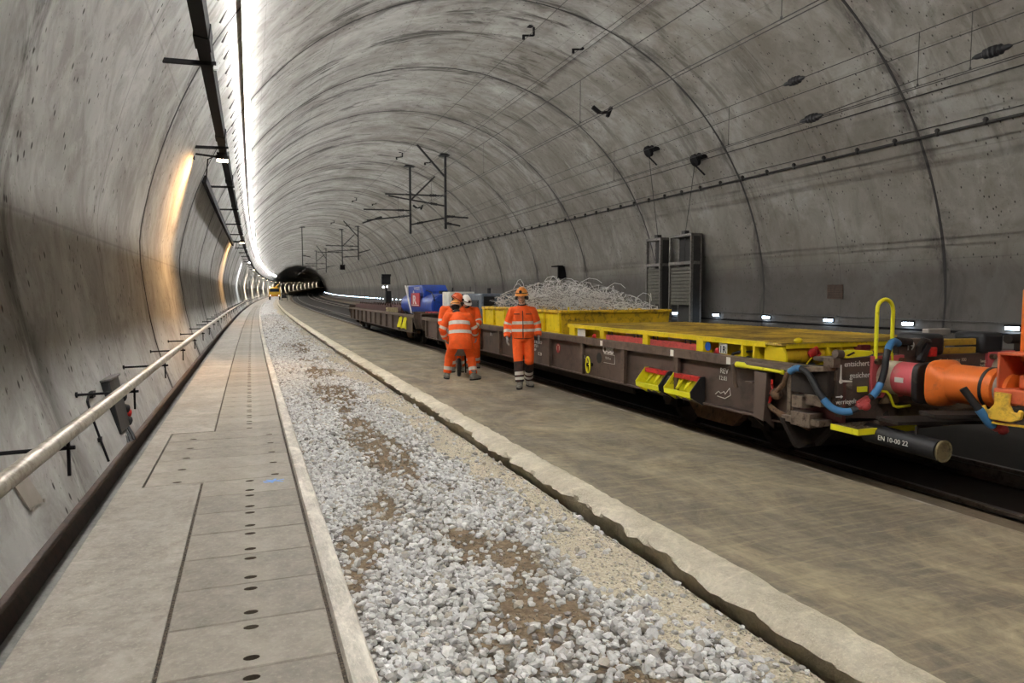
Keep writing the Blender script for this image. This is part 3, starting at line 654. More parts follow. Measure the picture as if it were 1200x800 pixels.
# hoses and coupling heads hanging in front of the headstock
def hose(root, pts, r, segs, name='brake_hose'):
    P = [Vector(p) for p in pts]; out = []
    for i in range(len(P) - 1):
        a, b, c, d = P[max(0, i - 1)], P[i], P[i + 1], P[min(len(P) - 1, i + 2)]
        for k in range(6):
            t = k / 6; out.append(.5 * ((2 * b) + (c - a) * t + (2 * a - 5 * b + 4 * c - d) * t * t + (3 * b - a - 3 * c + d) * t ** 3))
    out.append(P[-1]); mb = MB(); mb.tube(out, r, 10); h = mb.build(name, BLACK, root); n = len(out) - 1
    for t0, t1 in segs: mb = MB(); mb.tube(out[int(t0 * n):int(t1 * n) + 1], r * 1.14, 10); mb.build('blue_sleeve', BLUEH, h)
    return h
def coupler(root, p, d, s=1.0):
    p = Vector(p); d = Vector(d).normalized(); mb = MB(); mb.tube([p - d * .07 * s, p - d * .03 * s, p + d * .02 * s, p + d * .06 * s], [.022 * s, .04 * s, .036 * s, .022 * s], 10); mb.ball(p + Vector((.0, -.03, -.02)) * s, .045 * s, .03 * s, .035 * s); mb.bar(p - d * .06 * s + Vector((0, 0, .03)) * s, p + d * .05 * s + Vector((0, 0, .025)) * s, .03 * s, .025 * s)
    return mb.build('hose_coupling', M('coupling_red', lin(176, 66, 66), .5, dirt=lin(110, 50, 48)), root)
hose(w1, [P1(5.80, 4.94, 1.19), P1(5.70, 4.90, 1.215), P1(5.60, 4.86, 1.18), P1(5.53, 4.83, 1.08), P1(5.50, 4.82, .95), P1(5.45, 4.82, .82), P1(5.37, 4.82, .73), P1(5.30, 4.83, .69)], .030, [(0, .38), (.70, .9)])
hose(w1, [P1(4.98, 5.45, .90), P1(4.99, 5.36, .945), P1(5.0, 5.24, .91), P1(5.0, 5.14, .80), P1(5.0, 5.05, .70), P1(5.04, 4.96, .61), P1(5.12, 4.87, .585), P1(5.20, 4.83, .62)], .030, [(.02, .2), (.6, .92)])
coupler(w1, P1(5.255, 4.82, .665), (1, 0, .5), 1.15)
mb = MB(); mb.box(-1.16, -1.05, 4.955 - 13.5, 4.975 - 13.5, .845, .895); mb.build('yellow_tab', YELN, w1)
mb = MB(); mb.tube([P1(5.50, 4.86, .76), P1(5.56, 4.84, .755), P1(5.58, 4.82, .72), P1(5.635, 4.82, .62), P1(5.68, 4.82, .605), P1(5.93, 4.82, .615), P1(5.97, 4.86, .65)], .0125, 8); mb.build('coupling_handle', YELN, w1)
# corner tread with yellow nosing
mb = MB(); mb.box(-1.40, -.72, 4.72 - 13.5, 5.02 - 13.5, .525, .545)
for i in range(14): mb.box(-1.39 + .048 * i, -1.375 + .048 * i, 4.74 - 13.5, 5.0 - 13.5, .545, .555)
for i in range(6): mb.box(-1.39, -.73, 4.745 - 13.5 + .05 * i, 4.755 - 13.5 + .05 * i, .545, .553)
tr = mb.build('tread', STEEL, w1)
mb = MB(); mb.box(-1.41, -.71, 4.70 - 13.5, 4.722 - 13.5, .50, .553); mb.box(-1.42, -1.40, 4.70 - 13.5, 5.02 - 13.5, .50, .553); mb.build('yellow_nosing', YELN, tr)
mb = MB(); mb.bar(P1(5.15, 5.02, .44), P1(5.2, 5.3, .2), .05, .05); mb.bar(P1(5.7, 4.95, .44), P1(5.82, 5.1, .62), .05, .04); mb.prism([P1(5.0, 5.55, .42), P1(5.9, 5.2, .40), P1(5.9, 5.0, .25), P1(5.15, 5.5, .12)], (0, .06, .0)); mb.build('tread_bracket', UNDER, w1)
mb = MB(); mb.cyl(P1(5.36, 4.85, .388), P1(5.36, 4.12, .365), .088, 24); tk = mb.build('air_cylinder', BLACK, w1)
mb = MB(); mb.lathe([(.093, 0), (.093, .022), (.078, .024), (.074, .004)], P1(5.36, 4.105, .365), (0, -1, 0), 24); mb.lathe([(.075, 0), (.075, .008)], P1(5.36, 4.108, .365), (0, -1, 0), 24); mb.build('end_cap', M('cap_olive', lin(120, 106, 74), .7, dirt=lin(64, 56, 42)), tk, bevel=.004)
text('EN 10-00 22', .06, P1(5.268, 4.66, .36), (0, -1, 0), (0, 0, 1), WHT, tk, 'chalk_marking')
mb = MB(); mb.bar(P1(5.30, 4.6, .54), P1(6.15, 4.4, .53), .30, .03); mb.bar(P1(5.36, 4.35, .46), P1(5.36, 4.35, .53), .02, .02); mb.build('hanger_plate', UNDER, w1)
mb = MB(); mb.box(-.66, -.18, 4.45 - 13.5, 4.95 - 13.5, .58, .73); mb.build('packing_block', M('grimy_block', lin(104, 90, 72), .85, dirt=lin(60, 50, 40), var=.3), w1, bevel=.01)
mb = MB(); mb.prism([P1(5.62, 4.95, .62), P1(5.86, 4.95, .62), P1(5.80, 4.95, .78), P1(5.72, 4.95, .74)], (0, .03, 0)); mb.build('worn_patch', TIMB, w1)
# --- lettering
SX, SY = (0, -1, 0), (0, 0, 1); EX, EY = (1, 0, 0), (0, 0, 1)
text('ÖBB', .16, P1(5.176, 9.72, .755), (0, -1.1, 0), SY, WHT, w1, bold=.005)
mb = MB()
for a, b, z0, z1 in ((9.68, 9.33, .735, .742), (9.68, 9.33, .60, .605), (9.34, 9.33, .60, .74)): mb.box(-1.327, -1.3235, b - 13.5, a - 13.5, z0 + .1, z1 + .1)
mb.build('lettering_frame', WHT, w1)
text('TSI 21 m', .05, P1(5.176, 9.64, .66), SX, SY, WHT, w1)
text('18', .085, P1(5.176, 10.42, .60), SX, SY, WHT, w1)
text('31 81 ABCD\n4723 1\nRIV', .075, P1(5.176, 12.55, .72), SX, SY, WHT, w1)
text('G 24', .09, P1(5.176, 12.35, .50), SX, SY, WHT, w1)
text('30 t', .10, P1(5.176, 15.2, .72), SX, SY, WHT, w1)
text('2', .20, P1(5.176, 16.1, .55), SX, SY, WHT, w1)
text('REV', .09, P1(5.176, 6.8, .74), SX, SY, WHT, w1); text('12.03', .07, P1(5.176, 6.82, .66), SX, SY, WHT, w1)
mb = MB(); pth = [(6.88, .48), (6.82, .52), (6.78, .50), (6.72, .53), (6.70, .50), (6.62, .58), (6.60, .50), (6.70, .45), (6.84, .46)]; mb.tube([P1(5.177, s, z) for s, z in pth], .005, 5); mb.build('chalk_scrawl', WHT, w1)
mb = MB(); mb.lathe([(.085, 0), (.085, .004)], P1(5.178, 11.41, .70), (-1, 0, 0), 24, 0); mb.lathe([(.065, .004), (.065, .006)], P1(5.178, 11.41, .70), (-1, 0, 0), 24, 1); mb.build('round_warning_sign', [M('sign_red', lin(170, 60, 56), .5), CREAM], w1)
mb = MB(); mb.box(-1.330, -1.3285, 11.37 - 13.5, 11.45 - 13.5, .73, .85); mb.build('sign_figure', M('sign_red', lin(170, 60, 56), .5), w1)
mb = MB(); mb.box(-1.327, -1.3235, 16.35 - 13.5, 16.6 - 13.5, .70, .86); mb.build('white_patch_sign', CREAM, w1)
for s in (9.65, 7.71, 6.57): mb = MB(); mb.box(-1.389, -1.385, s - .035 - 13.5, s + .035 - 13.5, .965, 1.045); mb.build('white_marker', WHT, w1)
text('entsichert', .075, P1(5.20, 4.994, .985), EX, EY, WHT, w1); text('gesichert', .075, P1(5.27, 4.994, .875), EX, EY, WHT, w1); text('verriegelt', .065, P1(5.11, 4.994, .635), EX, EY, WHT, w1)
mb = MB(); y = 4.992 - 13.5
mb.prism([(-1.352, y, .965), (-1.328, y, .965), (-1.334, y, 1.105), (-1.346, y, 1.105)], (0, .004, 0)); mb.prism([(-1.335, y, .962), (-1.335, y, .942), (-1.20, y, .936), (-1.20, y, .95)], (0, .004, 0))
mb.build('lettering_pointer', WHT, w1)
mb = MB(); mb.lathe([(.022, 0), (.022, .004), (.014, .004), (.014, 0)], (-1.34, y, .95), (0, -1, 0), 14); mb.prism([(-1.39, y, .80), (-1.33, y, .80), (-1.33, y, .79), (-1.305, y, .805), (-1.33, y, .82), (-1.33, y, .81), (-1.39, y, .81)], (0, .004, 0)); mb.build('lettering_pointer', WHT, w1)
text('19', .11, P1(5.97, 4.994, 1.12), EX, EY, WHT, w1, bold=.002)
text('Kupplungsweg 100', .05, P1(6.42, 4.993, .985), EX, EY, CREAM, w1); text('Saugschwenk\nhydraulik 1000', .045, P1(7.0, 4.993, .965), EX, EY, CREAM, w1)

# --- long yellow steel frame lying on the wagon
FW = 2.5
fr = at('steel_deck_frame', 'long yellow steel frame with grating top lying on the near wagon', 'steel frame', 5.27, 5.9, .8 + .003)
def P2(u, s, z): return Vector((u - 5.27, s - 5.9, z - .803))
z0, z1 = 0.005, .335; Lf = 5.3
def grate():
    t = NT('yellow_grating'); v = t.coord('Object'); c = t.mix(t.ramp(t.noise(v, 1.3, 6, .65, .6), [(.4, 0), (.62, 1)]), lin(222, 190, 84), lin(140, 116, 66))
    w = t.n('ShaderNodeTexWave', wave_type='BANDS', bands_direction='Y'); t.l(v, w.inputs[0]); w.inputs['Scale'].default_value = 9
    c = t.mix(t.math('MULTIPLY', t.ramp(w.outputs[1], [(.25, 1), (.5, 0)]), .25), c, lin(70, 58, 34)); t.setc(c); t.rough(.6); t.bump(w.outputs[1], .4, .01); return t.m
mb = MB(); mb.box(.0, FW, 0, Lf, z1 - .02, z1)
for k in range(44): mb.box(.05, FW - .05, .08 + k * .12, .095 + k * .12, z1, z1 + .012)
mb.build('grating_deck', grate(), fr)
mb = MB()
for x in (0, FW - .06):
    mb.box(x, x + .06, 0.25, Lf, z1 - .055, z1 + .006); mb.box(x, x + .06, 0.25, Lf, z0, z0 + .045)
for y in (0, Lf - .06): mb.box(0.06, FW - .06, y, y + .06, z1 - .055, z1)
mb.build('edge_rail', YEL, fr, bevel=.004)
mb = MB(); mb.box(.13, .15, .25, Lf - .05, z0, z1 - .02); mb.build('inner_panel', YEL, fr)
for s, w in ((11.02, .22), (9.92, .13), (8.62, .13), (7.33, .14), (6.53, .035), (6.33, .035)):
    mb = MB(); mb.box(-.004, .13, s - 5.9 - w / 2, s - 5.9 + w / 2, z0, z1 - .02); mb.build('frame_post', YEL, fr, bevel=.004)
for a, b in ((8.72, 9.82), (7.43, 8.52)):
    mb = MB(); mb.box(.02, .13, a - 5.9, b - 5.9, z0 + .13, z0 + .225); mb.build('red_timber', M('red_beam', lin(190, 74, 66), .7, dirt=lin(140, 60, 52)), fr, bevel=.004)
    for y in (a + .12, b - .2):
        mb = MB(); mb.tube([(.02, y - 5.9, z0 + .22), (.015, y - 5.9, z0 + .275), (.015, y + .11 - 5.9, z0 + .275), (.02, y + .11 - 5.9, z0 + .22)], .009, 6); mb.build('wire_handle', BLACK, fr)
for x0_, ya_, yb_, za_, zb_ in ((.03, 10.58, 10.86, .12, .30), (.11, 7.5, 8.2, .235, .275), (.11, 8.9, 9.35, .235, .275), (.122, 10.03, 10.16, .15, .265), (.02, 6.83, 6.97, .15, .275)):
    mb = MB(); mb.box(x0_, x0_ + .01 if x0_ < .1 else .128, ya_ - 5.9, yb_ - 5.9, z0 + za_, z0 + zb_); mb.build('white_label', WHT, fr)
text('1R', .115, P2(5.288, 6.965, .968), SX, SY, BLACK, fr, bold=.002); text('S', .1, P2(5.39, 10.13, .975), SX, SY, BLACK, fr)
mb = MB(); mb.lathe([(.055, 0), (.055, .008)], (.03, 7.2 - 5.9, z0 + .215), (-1, 0, 0), 18); mb.build('blue_disc_sign', M('sign_blue', lin(40, 100, 190), .5), fr)
for s, in ((7.07,), (10.3,)):
    mb = MB(); mb.tube([(.06, s - 5.9 + .05, z0 + .03), (.05, s - 5.9 + .03, z0 + .12), (.05, s - 5.9 - .01, z0 + .18), (.05, s - 5.9 - .06, z0 + .16), (.05, s - 5.9 - .05, z0 + .10)], .02, 8); mb.ball((.05, s - 5.9 - .02, z0 + .17), .03, .04, .04); mb.build('red_hook', REDP, fr)
mb = MB(); mb.tube([(.07, .95, .06), (.05, .85, .16), (.05, .7, .2), (.06, .6, .12)], .018, 6); mb.tube([(.07, .72, .06), (.05, .66, .2), (.06, .5, .22)], .014, 6); mb.ball((.07, .62, .1), .05, .07, .06); mb.build('coiled_cable', BLACK, fr)
mb = MB(); mb.prism([(.04, 1.0, .01), (.04, 1.14, .01), (.04, 1.06, .08)], (.06, 0, 0)); mb.build('black_wedge', BLACK, fr)
# roller across the near end, seen between its two discs
rr = MB(); rr.cyl((.05, .12, .2), (FW - .05, .12, .2), .095, 24); ro = rr.build('end_roller', YELW, fr)
for x in (.02, .62):
    mb = MB(); mb.lathe([(.165, 0), (.165, .028)], (x, .12, .175), (1, 0, 0), 32); mb.build('roller_disc', YEL, ro, bevel=.004)
mb = MB(); mb.cyl((.1, .0, .075), (.42, -.01, .075), .05, 14); mb.cyl((.42, -.01, .075), (.6, -.01, .06), .03, 10); mb.build('hydraulic_ram', BLACK, fr)
mb = MB(); mb.ball((.4, -.02, .23), .06, .04, .05); mb.tube([(.38, -.02, .2), (.44, -.03, .17), (.5, -.02, .22), (.45, -.02, .28), (.38, -.02, .25)], .022, 8, closed=True); mb.build('red_shackle', REDP, fr)
mb = MB(); mb.bar((.3, -.03, .1), (.42, -.03, .22), .012, .012); mb.build('tie_rod', YEL, fr)
mb = MB(); mb.ball((.25, .03, .36), .06, .03, .035); mb.build('deck_lug', YEL, fr)
mb = MB()
mb.box(.95, 1.5, -.02, .2, .04, .2); mb.box(1.05, 1.2, -.05, .1, .2, .3); mb.box(.85, .95, .0, .1, .08, .16); mb.build('red_winch', M('dark_red', lin(120, 34, 30), .6, dirt=lin(70, 26, 24)), fr, bevel=.01)
mb = MB()
for x in (.8, 1.15, 1.6, 2.0): mb.box(x, x + .03, -.01, .05, .18, z1 - .05)
mb.box(.7, 2.4, .0, .04, .12, .15); mb.build('end_bracket', YELW, fr)

# --- yellow skip with scrap wire
sk = at('skip_container', 'worn yellow steel skip heaped with scrap wire on the near wagon', 'skip', 5.5, 11.95, .803)
Wk, Lk, Hk = 2.35, 4.75, .53
mb = MB(); ins = .07
out_ = [(.04, .04), (Wk - .04, .04), (Wk - .04, Lk - .04), (.04, Lk - .04)]
top_ = [(0, 0), (Wk, 0), (Wk, Lk), (0, Lk)]
mb.add([(x, y, 0) for x, y in out_] + [(x, y, Hk) for x, y in top_] + [(x * .96 + .05, y * .98 + .05, Hk) for x, y in top_] + [(x * .93 + .08, y * .96 + .09, .06) for x, y in top_],
       [(3, 2, 1, 0)] + [(i, (i + 1) % 4, (i + 1) % 4 + 4, i + 4) for i in range(4)] + [(i + 4, (i + 1) % 4 + 4, (i + 1) % 4 + 8, i + 8) for i in range(4)] + [(i + 8, (i + 1) % 4 + 8, (i + 1) % 4 + 12, i + 12) for i in range(4)] + [(12, 13, 14, 15)])
mb.build('skip_body', YELW, sk)
mb = MB(); e = .03
for p, q in (((-.01, 0), (Wk + .01, 0)), ((Wk, -.01), (Wk, Lk + .01)), ((Wk + .01, Lk), (-.01, Lk)), ((0, Lk + .01), (0, -.01))): mb.bar((*p, Hk), (*q, Hk), .075, .06)
mb.build('top_rim', YELW, sk, bevel=.012)
for k in range(7):
    y = .06 + k * .76; mb = MB(); mb.prism([(.035, y, .0), (-.02, y, 0.0), (-.04, y, Hk - .03), (.0, y, Hk - .03)], (0, .07, 0)); mb.build('skip_rib', YEL, sk, bevel=.005)
mb = MB(); mb.box(-.028, .03, .02, Lk - .1, .1, .13)
for k in range(6): mb.prism([(.01, .16 + k * .76, .14), (-.004, .16 + k * .76, Hk - .06), (-.004, .76 + k * .76, Hk - .06), (.01, .76 + k * .76, .14)], (.02, 0, 0))
mb.build('side_plate', YEL, sk)
mb = MB(); mb.cyl((.12, -.02, Hk + .0), (.12, -.02, Hk + .09), .02, 8); mb.cyl((.5, 2.0, Hk), (.5, 2.0, Hk + .1), .02, 8); mb.build('lifting_lug', YEL, sk)
# wire heap
mb = MB(); r0 = random.Random(11)
def heap(x, y):
    a = max(0, 1 - ((x - 1.2) / 1.25) ** 2); b = max(0, 1 - ((y - 2.7) / 2.6) ** 2)
    return .02 + .60 * a ** .5 * b ** .8
for k in range(1150):
    x, y = r0.uniform(.12, Wk - .12), r0.uniform(.15, Lk - .12); zt = heap(x, y)
    z = Hk - .10 + zt * (r0.random() ** .45)
    d = Vector((r0.gauss(0, 1), r0.gauss(0, 1), r0.gauss(0, .45))).normalized(); p = Vector((x, y, z)); path = [p.copy()]
    for j in range(r0.randint(3, 7)):
        d = (d + Vector((r0.gauss(0, .55), r0.gauss(0, .55), r0.gauss(0, .4)))).normalized(); p = p + d * r0.uniform(.06, .13)
        p.x = min(max(p.x, .06), Wk - .06); p.y = min(max(p.y, .06), Lk - .06); p.z = max(Hk - .1, min(p.z, Hk - .02 + heap(p.x, p.y) * 1.08)); path.append(p.copy())
    mb.tube(path, r0.uniform(.0038, .0062), 4, m=0 if r0.random() < .75 else 1)
for x, y, dx, dy in ((1.1, 3.6, .4, .15), (.9, 2.4, .3, -.5), (1.5, 1.2, .35, -.3), (1.9, .6, .3, -.15), (.7, 1.8, .25, .4), (1.3, 2.9, -.3, .3), (.9, 4.2, -.2, .25), (1.2, 1.9, .5, -.25), (1.6, .9, .1, .3), (2.1, .35, .1, .1), (1.0, 3.0, .1, -.4), (.6, 3.4, -.1, .35)):
    z = Hk + heap(x, y) * .9; h_ = r0.uniform(.14, .28)
    mb.tube([(x, y, z - .1), (x + dx * .2, y + dy * .2, z + h_ * .5), (x + dx * .5, y + dy * .5, z + h_), (x + dx * .8, y + dy * .8, z + h_ * .85), (x + dx, y + dy, z + h_ * .35)], .0055, 5)
wh = mb.build('scrap_wire', [M('wire_grey', lin(218, 217, 215), .5, .15, var=.2, bump=0), M('wire_dull', lin(140, 138, 136), .6, .1, var=.2, bump=0)])
wh.location = sk.location; wh.rotation_euler = sk.rotation_euler
tag(wh, 'tangled heap of pale scrap wire piled in the yellow skip', 'scrap wire', kind='stuff')

# --- machines at the far end of the near wagon
cb = at('control_cabinet', 'white control cabinet on the far end of the near wagon, right of the blue tank', 'cabinet', 5.55, 20.0, .803)
mb = MB(); mb.box(0, .75, 0, .9, 0, .93); mb.build('cabinet_body', M('cabinet_white', lin(214, 214, 208), .5, dirt=lin(170, 166, 156), amt=.2), cb, bevel=.015)
mb = MB(); mb.box(.15, .6, -.015, .0, .3, .86); mb.build('display_panel', BLACK, cb, bevel=.006)
mb = MB(); mb.box(-.012, 0, .1, .8, .08, .86); mb.build('cabinet_door', MATS['cabinet_white'], cb, bevel=.004)
mb = MB(); mb.cyl((.1, .1, .93), (.1, .1, 1.05), .015, 8); mb.cyl((.65, .1, .93), (.65, .1, 1.08), .012, 8); mb.build('aerial', BLACK, cb)
gm = at('generator_set', 'blue-grey machine housing beside the far end of the yellow skip', 'generator', 5.75, 17.6, .803)
mb = MB(); mb.box(0, 1.1, 0, 1.5, .06, .88); mb.build('housing', M('blue_grey', lin(92, 102, 114), .5, dirt=lin(60, 64, 70), amt=.3), gm, bevel=.03)
mb = MB(); mb.box(-.012, 0, .25, 1.25, .2, .7)
for k in range(7): mb.box(-.03, -.01, .3, 1.2, .24 + k * .065, .26 + k * .065)
mb.build('louvre', M('louvre_dark', lin(50, 54, 60), .6), gm)
mb = MB(); mb.cyl((.3, .3, .88), (.3, .3, 1.02), .05, 12); mb.build('exhaust', BLACK, gm)
mb = MB(); mb.box(.05, .35, -.02, 0, .55, .8); mb.build('control_panel', BLACK, gm)
mb = MB(); mb.box(0, .08, -.2, 1.7, 0, .06); mb.box(1.02, 1.1, -.2, 1.7, 0, .06); mb.build('skid', BLACK, gm)
pl = at('timber_beam', 'pale timber beam lying on the wagon edge behind the stooping workers', 'beam', 5.32, 17.2, .853)
mb = MB(); mb.box(-.09, .09, 0, 2.1, .0, .16); mb.build('beam_baulk', M('pale_timber', lin(176, 156, 120), .85, dirt=lin(120, 104, 80), var=.25, scale=9), pl, bevel=.008)

# --- blue tank on wagon two
tk = at('blue_tank_unit', 'blue tank unit with a red R sign and white edge stripe on the second wagon', 'tank', 5.85, 23.6, .803)
BLU = M('tank_blue', lin(28, 66, 158), .4, .05, dirt=lin(22, 44, 104), var=.2, scale=2, amt=.3)
mb = MB(); prof = [(.6 + .58 * math.copysign(abs(math.cos(a)) ** .8, math.cos(a)), .45 + .42 * math.copysign(abs(math.sin(a)) ** .8, math.sin(a))) for a in [2 * PI * j / 28 for j in range(28)]]
mb.prism([(x, .0, z) for x, z in prof], (0, 5.3, 0)); mb.build('tank_barrel', BLU, tk, bevel=.05)
mb = MB(); mb.prism([(x * .94 + .036, 5.30, z * .94 + .027) for x, z in prof], (0, .05, 0)); mb.build('tank_end', M('tank_end_blue', lin(120, 140, 190), .5), tk)
mb = MB(); mb.prism([(.12, 1.6, .6), (.12, 4.3, .6), (.12, 4.3, 1.20), (.12, 2.0, 1.20), (.12, 1.6, .95)], (.95, 0, 0)); mb.build('pump_housing', BLU, tk, bevel=.04)
mb = MB(); mb.prism([(-.0, 4.25, 1.21), (-.0, 4.42, 1.21), (-.0, 3.35, .12), (-.0, 3.15, .12)], (.03, 0, 0)); mb.build('white_stripe', WHT, tk)
mb = MB(); mb.prism([(.10, 4.30, .75), (.10, 4.45, .75), (.10, 4.45, 1.21), (.10, 4.30, 1.21)], (.9, 0, 0)); mb.build('white_end_plate', WHT, tk)
mb = MB(); mb.box(-.014, .02, 1.75, 3.15, .40, .90); sg = mb.build('red_sign', M('sign_deep_red', lin(178, 44, 48), .5), tk)
text('R', .44, (-.018, 2.86, .50), (0, -2.3, 0), SY, WHT, sg, 'sign_letter', bold=.016)
mb = MB(); mb.box(-.018, -.013, 1.85, 3.05, .435, .46); mb.build('sign_underline', WHT, sg)
text('WASSER', .16, (.112, 3.2, 1.02), (0, -1.6, 0), SY, WHT, tk)
mb = MB(); mb.prism([(.11, 3.3, .86), (.11, 3.42, .93), (.11, 3.3, 1.0), (.11, 3.18, .93)], (.01, 0, 0)); mb.build('white_diamond', WHT, tk)
mb = MB()
for y in (.5, 2.6, 4.7): mb.box(.1, 1.1, y, y + .2, 0, .2)
mb.build('saddle', BLACK, tk)
mb = MB(); mb.cyl((.6, .6, .87), (.6, .6, .98), .16, 16); mb.tube([(.2, .1, .5), (.1, -.05, .7), (.1, .3, .92), (.2, 1.5, 1.0)], .02, 6); mb.build('filler_cap', BLACK, tk)
# --- bundles of dark steel on wagon two
for i, (u, s0_, ln) in enumerate(((5.65, 29.9, 9.6), (6.35, 30.1, 9.2), (7.05, 30.0, 9.4))):
    b = at('steel_bundle', ('dark red-brown bundle of steel sections along the platform edge of the second wagon', 'dark red-brown steel bundle along the middle of the second wagon', 'dark red-brown steel bundle along the far edge of the second wagon')[i], 'steel bundle', u, s0_, .803)
    mb = MB()
    for k in range(3):
        mb.box(-.25 + k * .18, -.12 + k * .18, 0, ln, .06, .22); mb.box(-.22 + k * .18, -.15 + k * .18, .1, ln - .1, .22, .33 + .03 * (k % 2))
    mb.build('steel_section', M('oxide_brown', lin(82, 48, 42), .75, .1, dirt=lin(50, 32, 28), var=.3), b)
    mb = MB()
    for k in range(15): y = .3 + k * (ln - .6) / 14; mb.box(-.26, .32, y, y + .07, 0, .06); mb.cyl((.02, y, .3), (.02, y, .44), .03, 6)
    mb.build('cross_bearer', M('oxide_dark', lin(56, 36, 32), .8), b)
pb = at('timber_crate', 'small pale timber crate beside the blue tank on the second wagon', 'crate', 5.4, 29.25, .803)
mb = MB()
for k in range(3): mb.box(0, .4, 0, .55, .02 + k * .1, .1 + k * .1)
mb.box(.01, .39, .01, .54, .0, .3); mb.build('crate_boards', M('pale_board', lin(196, 182, 140), .8, dirt=lin(150, 134, 96)), pb)

# --- orange vehicle coupled at the right edge
ov = at('orange_rail_vehicle', 'orange painted rail vehicle end at the right edge, buffered up to the brown wagon', 'rail vehicle', 6.5, 0.0, ZW)
def P3(u, s, z): return Vector((u - 6.5, s, z - ZW))
for sx in (-1, 1):
    x = .78 * sx; p = Vector((x, 3.86, .995)); mb = MB()
    mb.lathe([(.125, -.1), (.135, .0), (.16, .01), (.165, .05), (.165, .42)], p, (0, 1, 0), 32); b = mb.build('buffer', ORG, ov)
    mb = MB(); n = 28; R0 = []
    for k, (yy, ra, pw) in enumerate(((.40, .165, 1.0), (.46, .19, .8), (.50, .215, .6), (.535, .215, .55))):
        for j in range(n):
            a = 2 * PI * j / n; ca, sa = math.cos(a), math.sin(a); R0.append((x + ra * math.copysign(abs(ca) ** pw, ca), 3.86 + yy, .985 + ra * .95 * math.copysign(abs(sa) ** pw, sa)))
    mb.add(R0, [(i * n + j, i * n + (j + 1) % n, (i + 1) * n + (j + 1) % n, (i + 1) * n + j) for i in range(3) for j in range(n)] + [tuple(range(n)), tuple(3 * n + j for j in range(n))]); mb.build('buffer_plate', ORG, b)
    mb = MB(); mb.lathe([(.172, .07), (.172, .095)], p, (0, 1, 0), 32); mb.build('retaining_ring', BLACK, b)
    mb = MB(); mb.lathe([(.14, -.05), (.15, -.01)], p, (0, 1, 0), 24); mb.build('buffer_stem', M('stem_grey', lin(150, 132, 122), .5, .2, dirt=lin(110, 90, 80)), b)
mb = MB(); mb.box(-.84, 1.3, 3.45, 3.60, .66, 1.12); mb.box(-.8, .8, -5, 3.45, .7, 1.0); mb.build('headstock', SALM, ov, bevel=.01)
mb = MB(); mb.box(-.70, -.62, 3.66, 3.80, 1.22, 1.80); mb.box(-.62, -.2, 3.70, 3.80, 1.2, 1.75); mb.build('corner_post', ORG, ov, bevel=.008)
mb = MB(); mb.box(-.94, -.40, 3.79, 3.81, 1.02, 1.30); mb.box(-.42, -.40, 3.2, 3.79, 1.02, 1.30); mb.box(-.94, -.40, 3.2, 3.81, 1.285, 1.305); mb.box(-.94, -.93, 3.2, 3.3, 1.02, 1.3); mb.build('bracket_box', SALM, ov, bevel=.005)
mb = MB(); mb.box(-.93, -.35, 3.2, 3.84, .90, 1.02); mb.box(-.85, -.45, 3.4, 3.7, 1.02, 1.13); mb.build('bracket_beam', SALM, ov, bevel=.015)
hk = [(-.70, .99), (-.58, .99), (-.585, .90), (-.555, .85), (-.52, .845), (-.505, .875), (-.48, .86), (-.49, .80), (-.56, .765), (-.72, .765), (-.80, .80), (-.81, .855), (-.785, .875), (-.765, .84), (-.735, .845), (-.70, .89)]
mb = MB(); mb.prism([(-.97, 3.745 - (x + .64), z) for x, z in hk], (.035, 0, 0)); mb.build('double_hook', AMB, ov, bevel=.008)
mb = MB(); mb.tube([(-.95, 3.82, .80), (-.94, 3.9, .735), (-.93, 3.6, .745), (-.9, 3.2, .75)], .011, 8); mb.build('amber_rod', AMB, ov)
hose(ov, [P3(5.42, 3.98, .90), P3(5.46, 3.94, .82), P3(5.52, 3.88, .70), P3(5.57, 3.86, .63), P3(5.62, 3.86, .60)], .03, [(.45, .95)])
coupler(ov, P3(5.72, 3.88, .585), (1, 0, -.1), 1.15)
mb = MB(); mb.bar(P3(5.3, 4.2, .66), P3(6.6, 3.7, .66), .22, .03); mb.build('dark_crossbar', UNDER, ov)
for yb in (-.6, -3.6):
    mb = MB(); mb.cyl((-.9, yb, .42), (.9, yb, .42), .07, 12)
    for sx in (-1, 1): mb.lathe([(.3, -.06), (.45, -.055), (.45, -.03), (.42, -.025), (.42, .065), (.3, .065)], (.7675 * sx, yb, .42), (sx, 0, 0), 28)
    mb.build('wheelset', UNDER, ov)
mb = MB(); mb.box(-1.25, 1.25, -5, 2.4, 1.12, 1.2); mb.build('vehicle_deck', SALM, ov)
# ================================================================== PEOPLE
SKIN = M('skin', lin(226, 180, 154), .55, var=.08, bump=0); LIP = M('lip', lin(168, 96, 86), .5, bump=0); DKH = M('dark_hair', lin(38, 32, 30), .8)
GLV = M('grey_glove', lin(150, 148, 146), .8, var=.2); BOOT = M('boot_grey', lin(132, 128, 118), .75, dirt=lin(96, 88, 76), var=.25, scale=12); SOLE = M('boot_sole', lin(44, 42, 40), .9)
EYEW = M('eye_white', lin(220, 216, 210), .3, bump=0); EYED = M('eye_dark', lin(34, 28, 26), .3, bump=0)
def hivis(name, stops):
    t = NT(name); st = t.math('DIVIDE', t.attr('st'), 4.0); v = t.coord('Object')
    n_ = t.noise(v, 9, 4, .6)
    c = t.ramp(st, [(min(p / 4, 1), c) for p, c in stops], 'CONSTANT')
    c = t.mix(t.ramp(n_, [(.3, .28), (.6, 0)]), c, (0.25, .06, .02)); t.setc(c); t.rough(.75); t.b.inputs['Specular IOR Level'].default_value = .3
    w = t.noise(v, 7, 3, .6, 1.5); t.bump(w, .5, .05); return t.m
OR = lin(250, 98, 34); SIL = lin(216, 212, 202); BK = lin(40, 38, 38); ORD = lin(244, 104, 50)
